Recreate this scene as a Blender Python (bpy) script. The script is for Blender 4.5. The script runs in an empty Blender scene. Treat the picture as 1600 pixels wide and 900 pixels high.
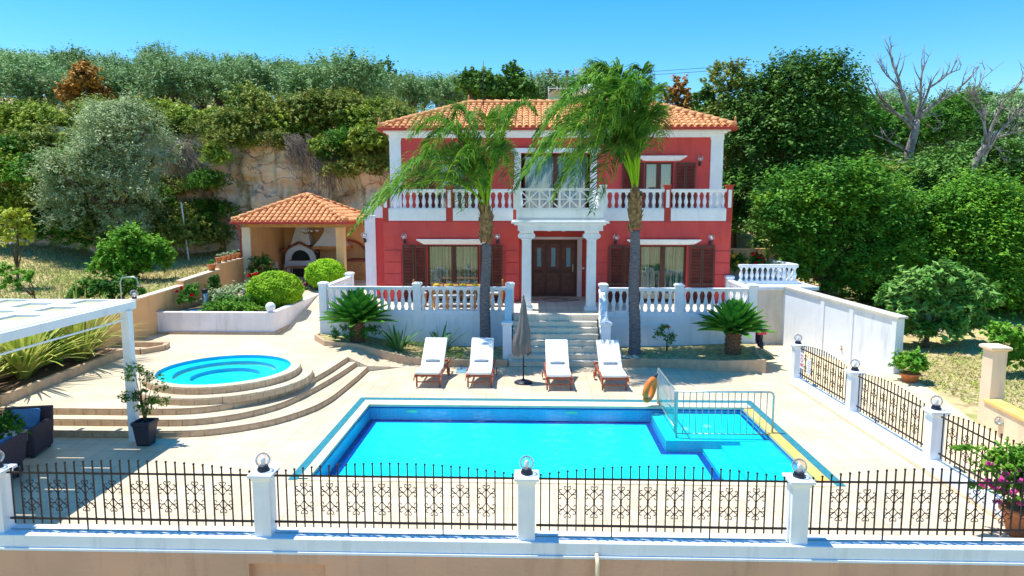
import bpy, math, random
import numpy as np
from mathutils import Vector, Matrix
R = math.radians; PI = math.pi
rnd = random.Random(7); nr = np.random.default_rng(11)
scn = bpy.context.scene; COL = scn.collection

# ---------------------------------------------------------------- camera, sky, sun, exposure
cam = bpy.data.objects.new('camera', bpy.data.cameras.new('camera')); COL.objects.link(cam)
cam.location = (0, 0, 5.0); cam.rotation_euler = (R(90 - 6.9465), 0, R(1.7052))
cam.data.sensor_width = 36; cam.data.lens = 24.0; cam.data.clip_start = .1; cam.data.clip_end = 2000
scn.camera = cam
SUN = Vector((-.31, .08, 1)).normalized()
w = bpy.data.worlds.new('World'); scn.world = w; w.use_nodes = True
wn = w.node_tree; bg = wn.nodes['Background']
sky = wn.nodes.new('ShaderNodeTexSky'); sky.sky_type = 'NISHITA'; sky.sun_disc = False
sky.sun_elevation = math.asin(SUN.z); sky.sun_rotation = math.atan2(SUN.x, SUN.y)
sky.air_density = 1.0; sky.dust_density = .1; sky.ozone_density = 3.0; sky.altitude = 0
hs = wn.nodes.new('ShaderNodeHueSaturation'); hs.inputs['Saturation'].default_value = 1.45; hs.inputs['Hue'].default_value = .494
wn.links.new(sky.outputs[0], hs.inputs['Color']); wn.links.new(hs.outputs[0], bg.inputs[0]); bg.inputs[1].default_value = .15
sl = bpy.data.lights.new('sun', 'SUN'); sl.energy = 4.5; sl.angle = R(.5); sl.color = (1, .95, .86)
so = bpy.data.objects.new('sun', sl); COL.objects.link(so); so.rotation_euler = SUN.to_track_quat('Z', 'Y').to_euler(); so.location = (-20, 10, 60)
scn.view_settings.view_transform = 'Standard'; scn.view_settings.look = 'None'
scn.view_settings.exposure = .6; scn.view_settings.gamma = 1
scn.cycles.max_bounces = 7; scn.cycles.transparent_max_bounces = 12

# ---------------------------------------------------------------- materials
def mat(name, col, col2=None, scale=3., rough=.7, bump=0., bscale=40., trans=0., metal=0., detail=5., spec=.3, lo=.38, hi=.62, stretch=None, objrand=0.):
    m = bpy.data.materials.new(name); m.use_nodes = True; nt = m.node_tree; N = nt.nodes; L = nt.links
    b = N['Principled BSDF']; b.inputs['Roughness'].default_value = rough; b.inputs['Metallic'].default_value = metal
    b.inputs['Specular IOR Level'].default_value = spec
    src = None
    tc = N.new('ShaderNodeTexCoord'); vec = tc.outputs['Object']
    if stretch:
        mp = N.new('ShaderNodeMapping'); mp.inputs['Scale'].default_value = stretch; L.new(vec, mp.inputs[0]); vec = mp.outputs[0]
    if col2:
        nz = N.new('ShaderNodeTexNoise'); nz.inputs['Scale'].default_value = scale; nz.inputs['Detail'].default_value = detail
        L.new(vec, nz.inputs['Vector'])
        r = N.new('ShaderNodeValToRGB'); r.color_ramp.elements[0].position = lo; r.color_ramp.elements[1].position = hi
        r.color_ramp.elements[0].color = (*col, 1); r.color_ramp.elements[1].color = (*col2, 1)
        L.new(nz.outputs['Fac'], r.inputs[0]); src = r.outputs[0]
    else:
        rgb = N.new('ShaderNodeRGB'); rgb.outputs[0].default_value = (*col, 1); src = rgb.outputs[0]
    if objrand:
        oi = N.new('ShaderNodeObjectInfo'); mr = N.new('ShaderNodeMapRange')
        mr.inputs['To Min'].default_value = 1 - objrand; mr.inputs['To Max'].default_value = 1 + objrand
        L.new(oi.outputs['Random'], mr.inputs[0])
        h = N.new('ShaderNodeHueSaturation'); L.new(mr.outputs[0], h.inputs['Value']); L.new(src, h.inputs['Color']); src = h.outputs[0]
    if name in ('white_plaster', 'red_plaster', 'front_peach_plaster', 'peach_plaster', 'pale_plaster', 'beige_render', 'driveway_concrete', 'pale_peach_plaster', 'white_paint'):
        mp2 = N.new('ShaderNodeMapping'); mp2.inputs['Scale'].default_value = (2.2, 2.2, .35) if name != 'driveway_concrete' else (.5, .5, .5); L.new(tc.outputs['Object'], mp2.inputs[0])
        n3 = N.new('ShaderNodeTexNoise'); n3.inputs['Scale'].default_value = 1.6; n3.inputs['Detail'].default_value = 9; n3.inputs['Roughness'].default_value = .65; L.new(mp2.outputs[0], n3.inputs['Vector'])
        m3 = N.new('ShaderNodeMapRange'); m3.inputs['From Min'].default_value = .52; m3.inputs['From Max'].default_value = .78; m3.inputs['To Min'].default_value = 1.0; m3.inputs['To Max'].default_value = .74 if name != 'white_paint' else .84; L.new(n3.outputs['Fac'], m3.inputs[0])
        h3 = N.new('ShaderNodeHueSaturation'); L.new(m3.outputs[0], h3.inputs['Value']); L.new(src, h3.inputs['Color']); src = h3.outputs[0]
    L.new(src, b.inputs['Base Color'])
    if bump:
        n2 = N.new('ShaderNodeTexNoise'); n2.inputs['Scale'].default_value = bscale; n2.inputs['Detail'].default_value = 6
        L.new(vec, n2.inputs['Vector'])
        bp = N.new('ShaderNodeBump'); bp.inputs['Strength'].default_value = bump; bp.inputs['Distance'].default_value = .02
        L.new(n2.outputs['Fac'], bp.inputs['Height']); L.new(bp.outputs[0], b.inputs['Normal'])
    if trans:
        t = N.new('ShaderNodeBsdfTranslucent'); L.new(src, t.inputs[0]); mx = N.new('ShaderNodeMixShader'); mx.inputs[0].default_value = trans
        L.new(b.outputs[0], mx.inputs[1]); L.new(t.outputs[0], mx.inputs[2]); L.new(mx.outputs[0], N['Material Output'].inputs[0])
    return m

def tile_mat(name, col, col2, grout, bw, bh, mortar=.012, rough=.5, rot=0., bias=0., offset=0., wear=.25):
    m = bpy.data.materials.new(name); m.use_nodes = True; nt = m.node_tree; N = nt.nodes; L = nt.links
    b = N['Principled BSDF']; b.inputs['Roughness'].default_value = rough; b.inputs['Specular IOR Level'].default_value = .3
    tc = N.new('ShaderNodeTexCoord'); mp = N.new('ShaderNodeMapping'); mp.inputs['Rotation'].default_value = (0, 0, rot)
    L.new(tc.outputs['Object'], mp.inputs[0])
    br = N.new('ShaderNodeTexBrick'); br.offset = offset; br.inputs['Scale'].default_value = 1
    br.inputs['Brick Width'].default_value = bw; br.inputs['Row Height'].default_value = bh; br.inputs['Mortar Size'].default_value = mortar
    br.inputs['Mortar Smooth'].default_value = .3
    br.inputs['Color1'].default_value = (*col, 1); br.inputs['Color2'].default_value = (*col2, 1); br.inputs['Mortar'].default_value = (*grout, 1)
    L.new(mp.outputs[0], br.inputs['Vector'])
    nz = N.new('ShaderNodeTexNoise'); nz.inputs['Scale'].default_value = .9; nz.inputs['Detail'].default_value = 8; L.new(tc.outputs['Object'], nz.inputs['Vector'])
    mr = N.new('ShaderNodeMapRange'); mr.inputs['From Min'].default_value = .3; mr.inputs['From Max'].default_value = .7
    mr.inputs['To Min'].default_value = 1 - wear; mr.inputs['To Max'].default_value = 1.04; L.new(nz.outputs['Fac'], mr.inputs[0])
    h = N.new('ShaderNodeHueSaturation'); L.new(mr.outputs[0], h.inputs['Value']); L.new(br.outputs['Color'], h.inputs['Color'])
    L.new(h.outputs[0], b.inputs['Base Color'])
    return m

def glassy(name, tint, fac, rough=.02, gloss=(1, 1, 1), bump=0., bs=3., clear=None):
    m = bpy.data.materials.new(name); m.use_nodes = True; nt = m.node_tree; N = nt.nodes; L = nt.links
    for n in list(N):
        if n.type == 'BSDF_PRINCIPLED': N.remove(n)
    t = N.new('ShaderNodeBsdfTransparent'); t.inputs[0].default_value = (*tint, 1)
    g = N.new('ShaderNodeBsdfGlossy'); g.inputs['Roughness'].default_value = rough; g.inputs[0].default_value = (*gloss, 1)
    fr = N.new('ShaderNodeFresnel'); fr.inputs[0].default_value = 1.33
    ad = N.new('ShaderNodeMath'); ad.operation = 'MULTIPLY_ADD'; ad.inputs[1].default_value = fac[1]; ad.inputs[2].default_value = fac[0]; ad.use_clamp = True
    L.new(fr.outputs[0], ad.inputs[0])
    mx = N.new('ShaderNodeMixShader'); L.new(ad.outputs[0], mx.inputs[0]); L.new(t.outputs[0], mx.inputs[1]); L.new(g.outputs[0], mx.inputs[2])
    L.new(mx.outputs[0], N['Material Output'].inputs[0])
    if bump:
        tc = N.new('ShaderNodeTexCoord'); nz = N.new('ShaderNodeTexNoise'); nz.inputs['Scale'].default_value = bs; nz.inputs['Detail'].default_value = 3
        L.new(tc.outputs['Object'], nz.inputs['Vector']); bp = N.new('ShaderNodeBump'); bp.inputs['Strength'].default_value = bump; bp.inputs['Distance'].default_value = .05
        L.new(nz.outputs['Fac'], bp.inputs['Height']); L.new(bp.outputs[0], g.inputs['Normal']); L.new(bp.outputs[0], fr.inputs['Normal'])
    return m

M = {}
M['deck'] = tile_mat('deck_tiles', (.76, .63, .45), (.69, .56, .39), (.50, .40, .28), .40, .40, .009, rough=.45, rot=.0, wear=.20)
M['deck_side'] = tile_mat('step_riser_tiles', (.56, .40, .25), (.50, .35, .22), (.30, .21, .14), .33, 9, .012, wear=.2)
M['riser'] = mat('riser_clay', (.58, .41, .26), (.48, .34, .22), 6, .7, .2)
M['terrace_floor'] = tile_mat('terrace_tiles', (.82, .74, .62), (.78, .70, .58), (.5, .46, .4), .4, .4, .01)
M['white'] = mat('white_plaster', (.80, .84, .89), (.75, .80, .86), 1.6, .75, .25, 60)
M['white_paint'] = mat('white_paint', (.82, .85, .89), (.77, .81, .86), 4, .5)
M['lav'] = mat('pale_plaster', (.80, .77, .80), (.74, .71, .73), 2, .8, .2, 60)
M['red'] = mat('red_plaster', (.66, .085, .075), (.58, .075, .070), .8, .8, .3, 50)
M['redtrim'] = mat('red_trim', (.50, .055, .035), (.42, .05, .035), 3, .6)
M['peach'] = mat('peach_plaster', (.84, .49, .22), (.74, .42, .20), .7, .85, .35, 40, detail=8)
M['peach_pale'] = mat('pale_peach_plaster', (.84, .66, .47), (.78, .60, .42), 1.2, .85, .25, 50)
M['peach_front'] = mat('front_peach_plaster', (.72, .41, .27), (.60, .36, .24), .55, .9, .5, 25, detail=9)
M['tile'] = mat('terracotta_tile', (.80, .40, .17), (.58, .24, .10), 3.5, .75, .3, 30, detail=7)
M['wood'] = mat('dark_brown_wood', (.11, .042, .03), (.075, .028, .02), 5, .45, .2, 20, stretch=(1, 1, .15))
M['wood2'] = mat('shutter_wood', (.17, .065, .048), (.12, .045, .035), 5, .5)
M['redwood'] = mat('red_stained_wood', (.42, .11, .05), (.30, .07, .035), 6, .5, .2, 30)
M['teak'] = mat('honey_wood', (.55, .27, .09), (.42, .2, .07), 6, .5)
M['iron'] = mat('black_iron', (.035, .028, .028), None, rough=.5, metal=.3)
M['steel'] = mat('galvanised_steel', (.42, .50, .50), (.32, .4, .41), 8, .35, metal=.6)
M['cushion'] = mat('white_cushion', (.82, .80, .78), (.76, .74, .73), 3, .9, .3, 12)
M['bluegrey'] = mat('grey_blue_cloth', (.42, .48, .54), (.36, .42, .48), 8, .9, .2)
M['towel'] = mat('grey_towel', (.27, .32, .37), (.2, .25, .3), 8, .9, .3); M['bluecloth'] = mat('blue_cushion_cloth', (.06, .20, .42), (.05, .16, .36), 10, .9, .2)
M['taupe'] = mat('taupe_canvas', (.20, .165, .155), (.165, .135, .13), 4, .9, .3, 15)
M['black'] = mat('black_plastic', (.03, .033, .05), None, rough=.4)
M['wicker'] = mat('dark_wicker', (.085, .06, .075), (.05, .035, .05), 50, .7, .8, 90)
M['terracotta'] = mat('terracotta_pot_clay', (.60, .22, .09), (.48, .17, .07), 8, .8)
M['basin'] = tile_mat('pool_mosaic', (.03, .88, .86), (.02, .80, .84), (.06, .66, .74), .05, .05, .004, rough=.3, wear=.16)
M['shaded_basin_wall'] = tile_mat('pool_mosaic_shaded', (.015, .44, .74), (.015, .38, .70), (.02, .42, .62), .05, .05, .004, rough=.3, wear=.15); M['navy'] = mat('navy_mosaic', (.01, .05, .32), (.01, .04, .26), 30, .3)  # wall mosaic: deeper copy of the floor tile, underwater shade painted in
M['teal'] = mat('teal_gutter', (.04, .26, .32), (.03, .19, .25), 12, .35)
M['coping'] = mat('cream_coping', (.80, .68, .47), (.72, .60, .40), 3, .6)
M['stair'] = mat('cream_marble', (.88, .76, .58), (.80, .67, .50), 3, .5); M['coping_y'] = mat('yellow_wet_coping', (.85, .50, .12), (.80, .55, .20), 3, .35)
M['trunk_palm'] = mat('palm_bark', (.20, .19, .20), (.10, .09, .10), 14, .9, .6, 25, stretch=(.5, .5, 3))
M['boots'] = mat('palm_fibre', (.38, .23, .10), (.16, .10, .05), 9, .9, .8, 25)
M['bark'] = mat('tree_bark', (.14, .10, .07), (.08, .06, .045), 8, .9, .7, 20)
M['deadwood'] = mat('bleached_wood', (.38, .34, .32), (.17, .14, .13), 5, .8, .4, 20)
M['cycbark'] = mat('cycad_bark', (.26, .13, .07), (.10, .06, .04), 22, .9, .8, 20)
def leafm(n, a, b, tr=.3, sc=1.2, rough=.55, orand=.15): M[n] = mat(n, a, b, sc, rough, trans=tr * .75, objrand=orand, lo=.35, hi=.65, spec=.12)
leafm('leaf_olive', (.25, .37, .16), (.54, .63, .34), .2, 1.5)
leafm('leaf_olive_hill', (.11, .25, .085), (.31, .45, .20), .2, .9)
leafm('leaf_maquis', (.12, .24, .025), (.42, .52, .06), .25, 1.6)
leafm('leaf_maquis_dark', (.09, .20, .035), (.38, .40, .08), .25, 1.8)
leafm('leaf_dark', (.055, .155, .03), (.18, .35, .06), .2, 1.1)
leafm('leaf_green', (.035, .15, .018), (.14, .34, .035), .35, 1.3)
leafm('leaf_loquat', (.09, .30, .04), (.32, .56, .14), .25, 1.5, .4)
leafm('leaf_bright', (.075, .27, .025), (.24, .46, .04), .4, 1.3)
leafm('leaf_lime', (.24, .50, .02), (.38, .62, .03), .35, 2)
leafm('leaf_yellow', (.38, .45, .04), (.5, .55, .08), .4, 2)
leafm('leaf_palm', (.035, .17, .022), (.22, .42, .05), .4, 3.0)
leafm('leaf_cyc', (.03, .17, .025), (.09, .30, .04), .15, 2, .35)
leafm('leaf_flax', (.30, .42, .05), (.62, .60, .16), .3, 2.5)
leafm('leaf_strel', (.05, .16, .05), (.12, .28, .1), .2, 2)
leafm('leaf_rust', (.60, .32, .06), (.30, .17, .05), .2, 1)
leafm('leaf_twig', (.34, .27, .22), (.22, .17, .13), .0, 2)
leafm('petal_red', (.75, .02, .03), (.6, .01, .03), .3, 5)
leafm('petal_pink', (.75, .12, .42), (.65, .06, .32), .3, 5)
leafm('petal_white', (.8, .72, .74), (.8, .6, .66), .3, 5)
leafm('petal_yellow', (.85, .62, .08), (.8, .5, .05), .3, 5)
leafm('dryblade', (.50, .42, .20), (.42, .40, .14), .2, .5)
M['soil'] = mat('garden_soil', (.16, .10, .06), (.10, .065, .04), 8, .95, .8, 20)
M['bedgrass'] = mat('bed_moss', (.46, .42, .16), (.28, .21, .13), 7, .95, .8, 30)
M['pebble'] = mat('white_pebble', (.65, .60, .52), (.5, .45, .38), 6, .8)
M['curtain'] = mat('curtain_fold_shade', (.46, .56, .44), (.12, .17, .12), 3.2, .9, stretch=(4.5, 1, .12), lo=.40, hi=.60)  # vertical dark bands paint fold shade into the cloth
M['curtain_w'] = mat('white_curtain_fold_shade', (.62, .76, .88), (.34, .48, .62), 3.2, .9, stretch=(4, 1, .12), lo=.35, hi=.6)  # pale cloth with the same fold shade drawn in colour
M['dark'] = mat('interior_shade', (.045, .055, .05), None, rough=.9)  # near-black base colour stands in for unlit interiors
M['orange'] = mat('orange_lifebuoy', (.85, .22, .03), (.75, .16, .03), 5, .45)
M['brick'] = mat('red_brick_trim', (.35, .10, .06), (.22, .06, .04), 12, .8)
M['gravel'] = mat('dry_slope', (.5, .4, .26), (.4, .36, .18), 1.5, .95, .6, 6)
M['scootred'] = mat('pink_red_plastic', (.65, .03, .08), None, rough=.25)
M['beige'] = mat('beige_render', (.66, .62, .53), (.6, .56, .48), 2, .8)
M['pgpanel'] = mat('translucent_panel', (.50, .49, .30), (.44, .43, .26), 3, .6); M['drain'] = mat('blue_grate', (.18, .38, .48), (.12, .3, .4), 20, .4)
M['glass'] = glassy('window_glass', (.80, .90, .92), (.08, .8))
M['globe'] = glassy('globe_glass', (.90, .90, .93), (.08, .75), .05)
M['water'] = glassy('pool_water', (.50, .95, 1.0), (.015, .6), .04, (.8, .92, 1), .8, 4)

def ground_mat():
    m = bpy.data.materials.new('dry_ground'); m.use_nodes = True; nt = m.node_tree; N = nt.nodes; L = nt.links; b = N['Principled BSDF']
    b.inputs['Roughness'].default_value = .95; b.inputs['Specular IOR Level'].default_value = .1
    tc = N.new('ShaderNodeTexCoord')
    def ns(s, d=8):
        n = N.new('ShaderNodeTexNoise'); n.inputs['Scale'].default_value = s; n.inputs['Detail'].default_value = d; L.new(tc.outputs['Object'], n.inputs['Vector']); return n
    r = N.new('ShaderNodeValToRGB'); e = r.color_ramp.elements; e[0].position = .3; e[0].color = (.30, .22, .11, 1); e[1].position = .7; e[1].color = (.42, .40, .12, 1)
    k = e.new(.5); k.color = (.55, .44, .24, 1); L.new(ns(2.2, 12).outputs[0], r.inputs[0])
    r2 = N.new('ShaderNodeValToRGB'); r2.color_ramp.elements[0].position = .52; r2.color_ramp.elements[1].position = .68; L.new(ns(.35, 6).outputs[0], r2.inputs[0])
    mx = N.new('ShaderNodeMix'); mx.data_type = 'RGBA'; L.new(r2.outputs[0], mx.inputs[0]); L.new(r.outputs[0], mx.inputs[6]); mx.inputs[7].default_value = (.24, .30, .07, 1)
    L.new(mx.outputs[2], b.inputs['Base Color'])
    bp = N.new('ShaderNodeBump'); bp.inputs['Strength'].default_value = .6; bp.inputs['Distance'].default_value = .06; L.new(ns(9, 10).outputs[0], bp.inputs['Height']); L.new(bp.outputs[0], b.inputs['Normal'])
    return m
M['ground'] = ground_mat()

def cliff_mat():
    m = bpy.data.materials.new('sandstone'); m.use_nodes = True; nt = m.node_tree; N = nt.nodes; L = nt.links; b = N['Principled BSDF']
    b.inputs['Roughness'].default_value = .95; b.inputs['Specular IOR Level'].default_value = .1
    tc = N.new('ShaderNodeTexCoord')
    def ns(s, st=(1, 1, 1), d=8):
        mp = N.new('ShaderNodeMapping'); mp.inputs['Scale'].default_value = st; L.new(tc.outputs['Object'], mp.inputs[0])
        n = N.new('ShaderNodeTexNoise'); n.inputs['Scale'].default_value = s; n.inputs['Detail'].default_value = d; L.new(mp.outputs[0], n.inputs['Vector']); return n
    r = N.new('ShaderNodeValToRGB'); e = r.color_ramp.elements; e[0].position = .3; e[0].color = (.76, .47, .22, 1); e[1].position = .58; e[1].color = (.86, .76, .60, 1)
    L.new(ns(.6, (1, 1, 2.5)).outputs[0], r.inputs[0])
    r2 = N.new('ShaderNodeValToRGB'); r2.color_ramp.elements[0].position = .55; r2.color_ramp.elements[1].position = .70; L.new(ns(1.1, (1, 1, .28)).outputs[0], r2.inputs[0])
    mx = N.new('ShaderNodeMix'); mx.data_type = 'RGBA'; L.new(r2.outputs[0], mx.inputs[0]); L.new(r.outputs[0], mx.inputs[6]); mx.inputs[7].default_value = (.24, .17, .12, 1)
    mv = N.new('ShaderNodeMapping'); mv.inputs['Scale'].default_value = (.7, .7, 1.1); L.new(tc.outputs['Object'], mv.inputs[0]); nv = ns(2.0); ad = N.new('ShaderNodeVectorMath'); ad.operation = 'ADD'; L.new(mv.outputs[0], ad.inputs[0]); L.new(nv.outputs['Color'], ad.inputs[1])
    vo = N.new('ShaderNodeTexVoronoi'); vo.feature = 'DISTANCE_TO_EDGE'; vo.inputs['Scale'].default_value = .8; L.new(ad.outputs[0], vo.inputs['Vector']); rv = N.new('ShaderNodeMapRange'); rv.inputs['From Max'].default_value = .035; rv.inputs['To Min'].default_value = .35; L.new(vo.outputs['Distance'], rv.inputs[0])
    hv = N.new('ShaderNodeHueSaturation'); L.new(rv.outputs[0], hv.inputs['Value']); L.new(mx.outputs[2], hv.inputs['Color']); L.new(hv.outputs[0], b.inputs['Base Color'])
    bp = N.new('ShaderNodeBump'); bp.inputs['Strength'].default_value = 1; bp.inputs['Distance'].default_value = .25; L.new(ns(2.5, (1, 1, 1.6), 10).outputs[0], bp.inputs['Height']); L.new(bp.outputs[0], b.inputs['Normal'])
    return m
M['cliff'] = cliff_mat()

# ---------------------------------------------------------------- object helpers
def tag(o, label=None, cat=None, group=None, kind=None):
    if label: o['label'] = label
    if cat: o['category'] = cat
    if group: o['group'] = group
    if kind: o['kind'] = kind
    return o
def root(name, loc, label, cat, group=None, rz=0):
    o = bpy.data.objects.new(name, None); COL.objects.link(o); o.location = loc; o.rotation_euler = (0, 0, rz); o.empty_display_size = .2
    return tag(o, label, cat, group)
def base_of(o):
    v = Vector((0, 0, 0))
    while o is not None: v = v + Vector(o.location); o = o.parent
    return v
def mesh_np(name, V, F, mt, parent=None, smooth=False, loc=None):
    """V (n,3) world, F (m,k) faces of equal size"""
    me = bpy.data.meshes.new(name); n = len(V); F = np.asarray(F); m, k = F.shape
    me.vertices.add(n); me.loops.add(m * k); me.polygons.add(m)
    off = np.array(base_of(parent)) if parent is not None else (np.array(loc) if loc is not None else np.zeros(3))
    me.vertices.foreach_set('co', (np.asarray(V, float) - off).ravel())
    me.loops.foreach_set('vertex_index', F.ravel().astype(np.int32))
    me.polygons.foreach_set('loop_start', np.arange(0, m * k, k, dtype=np.int32))
    me.polygons.foreach_set('loop_total', np.full(m, k, dtype=np.int32))
    if smooth: me.polygons.foreach_set('use_smooth', np.ones(m, dtype=bool))
    me.materials.append(M[mt]); me.update(); me.validate()
    o = bpy.data.objects.new(name, me); COL.objects.link(o)
    if parent is not None: o.parent = parent
    elif loc is not None: o.location = loc
    return o
class MB:
    def __init__(s): s.v = []; s.f = []; s.mi = []; s.sm = []
    def add(s, vs, fs, mi=0, sm=False):
        b = len(s.v); s.v += [tuple(v) for v in vs]
        for f in fs: s.f.append([b + i for i in f]); s.mi.append(mi); s.sm.append(sm)
        return s
    def bx(s, x0, x1, y0, y1, z0, z1, mi=0):
        v = [(x, y, z) for z in (z0, z1) for y in (y0, y1) for x in (x0, x1)]
        return s.add(v, [(0, 2, 3, 1), (4, 5, 7, 6), (0, 1, 5, 4), (2, 6, 7, 3), (0, 4, 6, 2), (1, 3, 7, 5)], mi)
    def beam(s, a, b, wd, h, mi=0, up=(0, 0, 1)):
        a = Vector(a); b = Vector(b); d = (b - a).normalized(); u = Vector(up); sd = d.cross(u)
        if sd.length < 1e-4: sd = Vector((1, 0, 0))
        sd.normalize(); u = sd.cross(d).normalized(); sd = sd * wd / 2; u = u * h / 2
        v = [a - sd - u, a + sd - u, a + sd + u, a - sd + u, b - sd - u, b + sd - u, b + sd + u, b - sd + u]
        return s.add(v, [(0, 1, 2, 3), (7, 6, 5, 4), (0, 4, 5, 1), (1, 5, 6, 2), (2, 6, 7, 3), (3, 7, 4, 0)], mi)
    def tube(s, pts, rad, n=6, mi=0, caps=True):
        pts = [Vector(p) for p in pts]; k = len(pts)
        if not hasattr(rad, '__len__'): rad = [rad] * k
        ref = None; V = []
        for i in range(k):
            d = (pts[min(i + 1, k - 1)] - pts[max(i - 1, 0)]).normalized()
            if ref is None: ref = d.orthogonal().normalized()
            ref = (ref - d * ref.dot(d));
            if ref.length < 1e-5: ref = d.orthogonal()
            ref.normalize(); bi = d.cross(ref)
            for j in range(n):
                a = 2 * PI * j / n; V.append(pts[i] + (ref * math.cos(a) + bi * math.sin(a)) * rad[i])
        F = [(i * n + j, i * n + (j + 1) % n, (i + 1) * n + (j + 1) % n, (i + 1) * n + j) for i in range(k - 1) for j in range(n)]
        if caps: F += [tuple(range(n - 1, -1, -1)), tuple(range((k - 1) * n, k * n))]
        return s.add(V, F, mi, True)
    def lathe(s, prof, c=(0, 0, 0), n=12, mi=0, sm=True, caps=True):
        V = [(c[0] + r * math.cos(2 * PI * j / n), c[1] + r * math.sin(2 * PI * j / n), c[2] + z) for r, z in prof for j in range(n)]
        k = len(prof); F = [(i * n + j, i * n + (j + 1) % n, (i + 1) * n + (j + 1) % n, (i + 1) * n + j) for i in range(k - 1) for j in range(n)]
        if caps: F += [tuple(range(n - 1, -1, -1)), tuple(range((k - 1) * n, k * n))]
        return s.add(V, F, mi, sm)
    def sq(s, prof, c, mi=0):      # square lathe
        V = []
        for r, z in prof: V += [(c[0] - r, c[1] - r, c[2] + z), (c[0] + r, c[1] - r, c[2] + z), (c[0] + r, c[1] + r, c[2] + z), (c[0] - r, c[1] + r, c[2] + z)]
        k = len(prof); F = [(i * 4 + j, i * 4 + (j + 1) % 4, (i + 1) * 4 + (j + 1) % 4, (i + 1) * 4 + j) for i in range(k - 1) for j in range(4)]
        F += [(3, 2, 1, 0), tuple(range((k - 1) * 4, k * 4))]
        return s.add(V, F, mi)
    def prism(s, poly, z0, z1, mi=0, side=None):
        n = len(poly); V = [(x, y, z0) for x, y in poly] + [(x, y, z1) for x, y in poly]
        s.add(V, [tuple(range(n, 2 * n))], mi)
        s.add(V, [tuple(range(n - 1, -1, -1))] + [(i, (i + 1) % n, n + (i + 1) % n, n + i) for i in range(n)], mi if side is None else side); return s
    def sphere(s, c, r, n=14, mi=0, sz=1.):
        prof = [(r * math.sin(PI * i / (n // 2)) + 1e-4, -r * sz * math.cos(PI * i / (n // 2))) for i in range(n // 2 + 1)]
        return s.lathe(prof, c, n, mi)
    def build(s, name, mts, parent=None, bevel=0., loc=None, label=None):
        if isinstance(mts, str): mts = [mts]
        me = bpy.data.meshes.new(name); off = base_of(parent) if parent is not None else Vector(loc or (0, 0, 0))
        me.from_pydata([tuple(Vector(v) - off) for v in s.v], [], s.f)
        for m in mts: me.materials.append(M[m])
        me.polygons.foreach_set('material_index', s.mi); me.polygons.foreach_set('use_smooth', s.sm); me.update()
        o = bpy.data.objects.new(name, me); COL.objects.link(o)
        if parent is not None: o.parent = parent
        elif loc: o.location = loc
        if bevel:
            b = o.modifiers.new('bevel', 'BEVEL'); b.width = bevel; b.segments = 2; b.limit_method = 'ANGLE'; b.angle_limit = R(50)
        if label: o['label'] = label
        return o
def copy_tree(o, parent=None):
    c = o.copy(); COL.objects.link(c); c.parent = parent
    for ch in list(o.children): copy_tree(ch, c)
    return c
def dup(o, loc, rz=None, label=None, scale=None):
    c = copy_tree(o); c.location = loc
    if rz is not None: c.rotation_euler = (0, 0, rz)
    if scale is not None: c.scale = scale if hasattr(scale, '__len__') else (scale,) * 3
    if label: c['label'] = label
    return c
def inst(o, name, parent, loc):    # copy of a part placed inside its thing
    c = o.copy(); COL.objects.link(c); c.parent = parent; c.location = loc; return c
def struct(mb, name, mts, **k): return tag(mb.build(name, mts, **k), kind='structure')

# ---------------------------------------------------------------- terrain
def ss(a, b, x): t = np.clip((x - a) / (b - a), 0, 1); return t * t * (3 - 2 * t)
def wob(x, y):
    return (np.sin(x * .31 + 1.3) * np.cos(y * .27) + .5 * np.sin(x * .73 - y * .51 + 2) + .3 * np.sin(x * 1.7 + y * 1.3)) / 1.8
def cliff_line(x): return 38.6 + .9 * np.sin(x * .35 + .5) + .5 * np.sin(x * .9) + ss(-30, -48, x) * 6
def terr(x, y):
    x = np.asarray(x, float); y = np.asarray(y, float)
    left = np.where(y < 20, 1.1, 1.1 + (y - 20) * .065) + .12 * wob(x, y) + ss(-20, -40, x) * 1.0
    hill_l = 9.0 + np.clip(y - 41, 0, 54) * (.205 - .0019 * np.clip(x + 45, 0, 60)) + .6 * wob(x * .6, y * .6)
    cl = cliff_line(x); t = ss(0, 1.6, y - cl); L_ = left * (1 - t) + hill_l * t
    right = .0 + ss(22, 34, y) * 1.2 + np.clip(y - 32, 0, 60) * .215 + .15 * wob(x, y) - ss(60, 110, y) * 1.5
    c = ss(4, 14, x); z = L_ * (1 - c) + right * c
    # the building plot and the land in front of the wall sit lower, below the paving
    site = ((x > -13.7) & (x < 10.2) & (y < 36)); z = np.where(site, -.6, z)
    z = np.where((y < 9.6), -2.2, z)
    z = np.where((x >= 10.2) & (y < 22) & (y >= 9.6), -.02 + .04 * wob(x, y), z)
    z = z * (1 - ss(140, 260, y)) + (z * .6) * ss(140, 260, y)
    return z
def grid(xs, ys, fn):
    X, Y = np.meshgrid(xs, ys); Z = fn(X, Y); V = np.stack([X, Y, Z], -1).reshape(-1, 3); nx = len(xs); ny = len(ys)
    i = np.arange((ny - 1) * nx).reshape(ny - 1, nx)[:, :-1].ravel()
    return V, np.stack([i, i + 1, i + 1 + nx, i + nx], 1)
xs = np.concatenate([np.linspace(-400, -60, 30), np.arange(-58, -14, .8), np.arange(-13.8, -12.8, .2), np.arange(-12, 10, 1.), np.array([10.1, 10.21]), np.arange(11, 60, .8), np.linspace(61, 400, 30)])
ys = np.concatenate([np.array([-60, -20, 0, 9.5, 9.61]), np.arange(10.5, 36, .8), np.arange(36, 44, .3), np.arange(44.5, 120, 1.4), np.linspace(122, 900, 30)])
V, F = grid(xs, ys, terr); g = mesh_np('ground', V, F, 'ground', smooth=True); tag(g, kind='structure')
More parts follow.
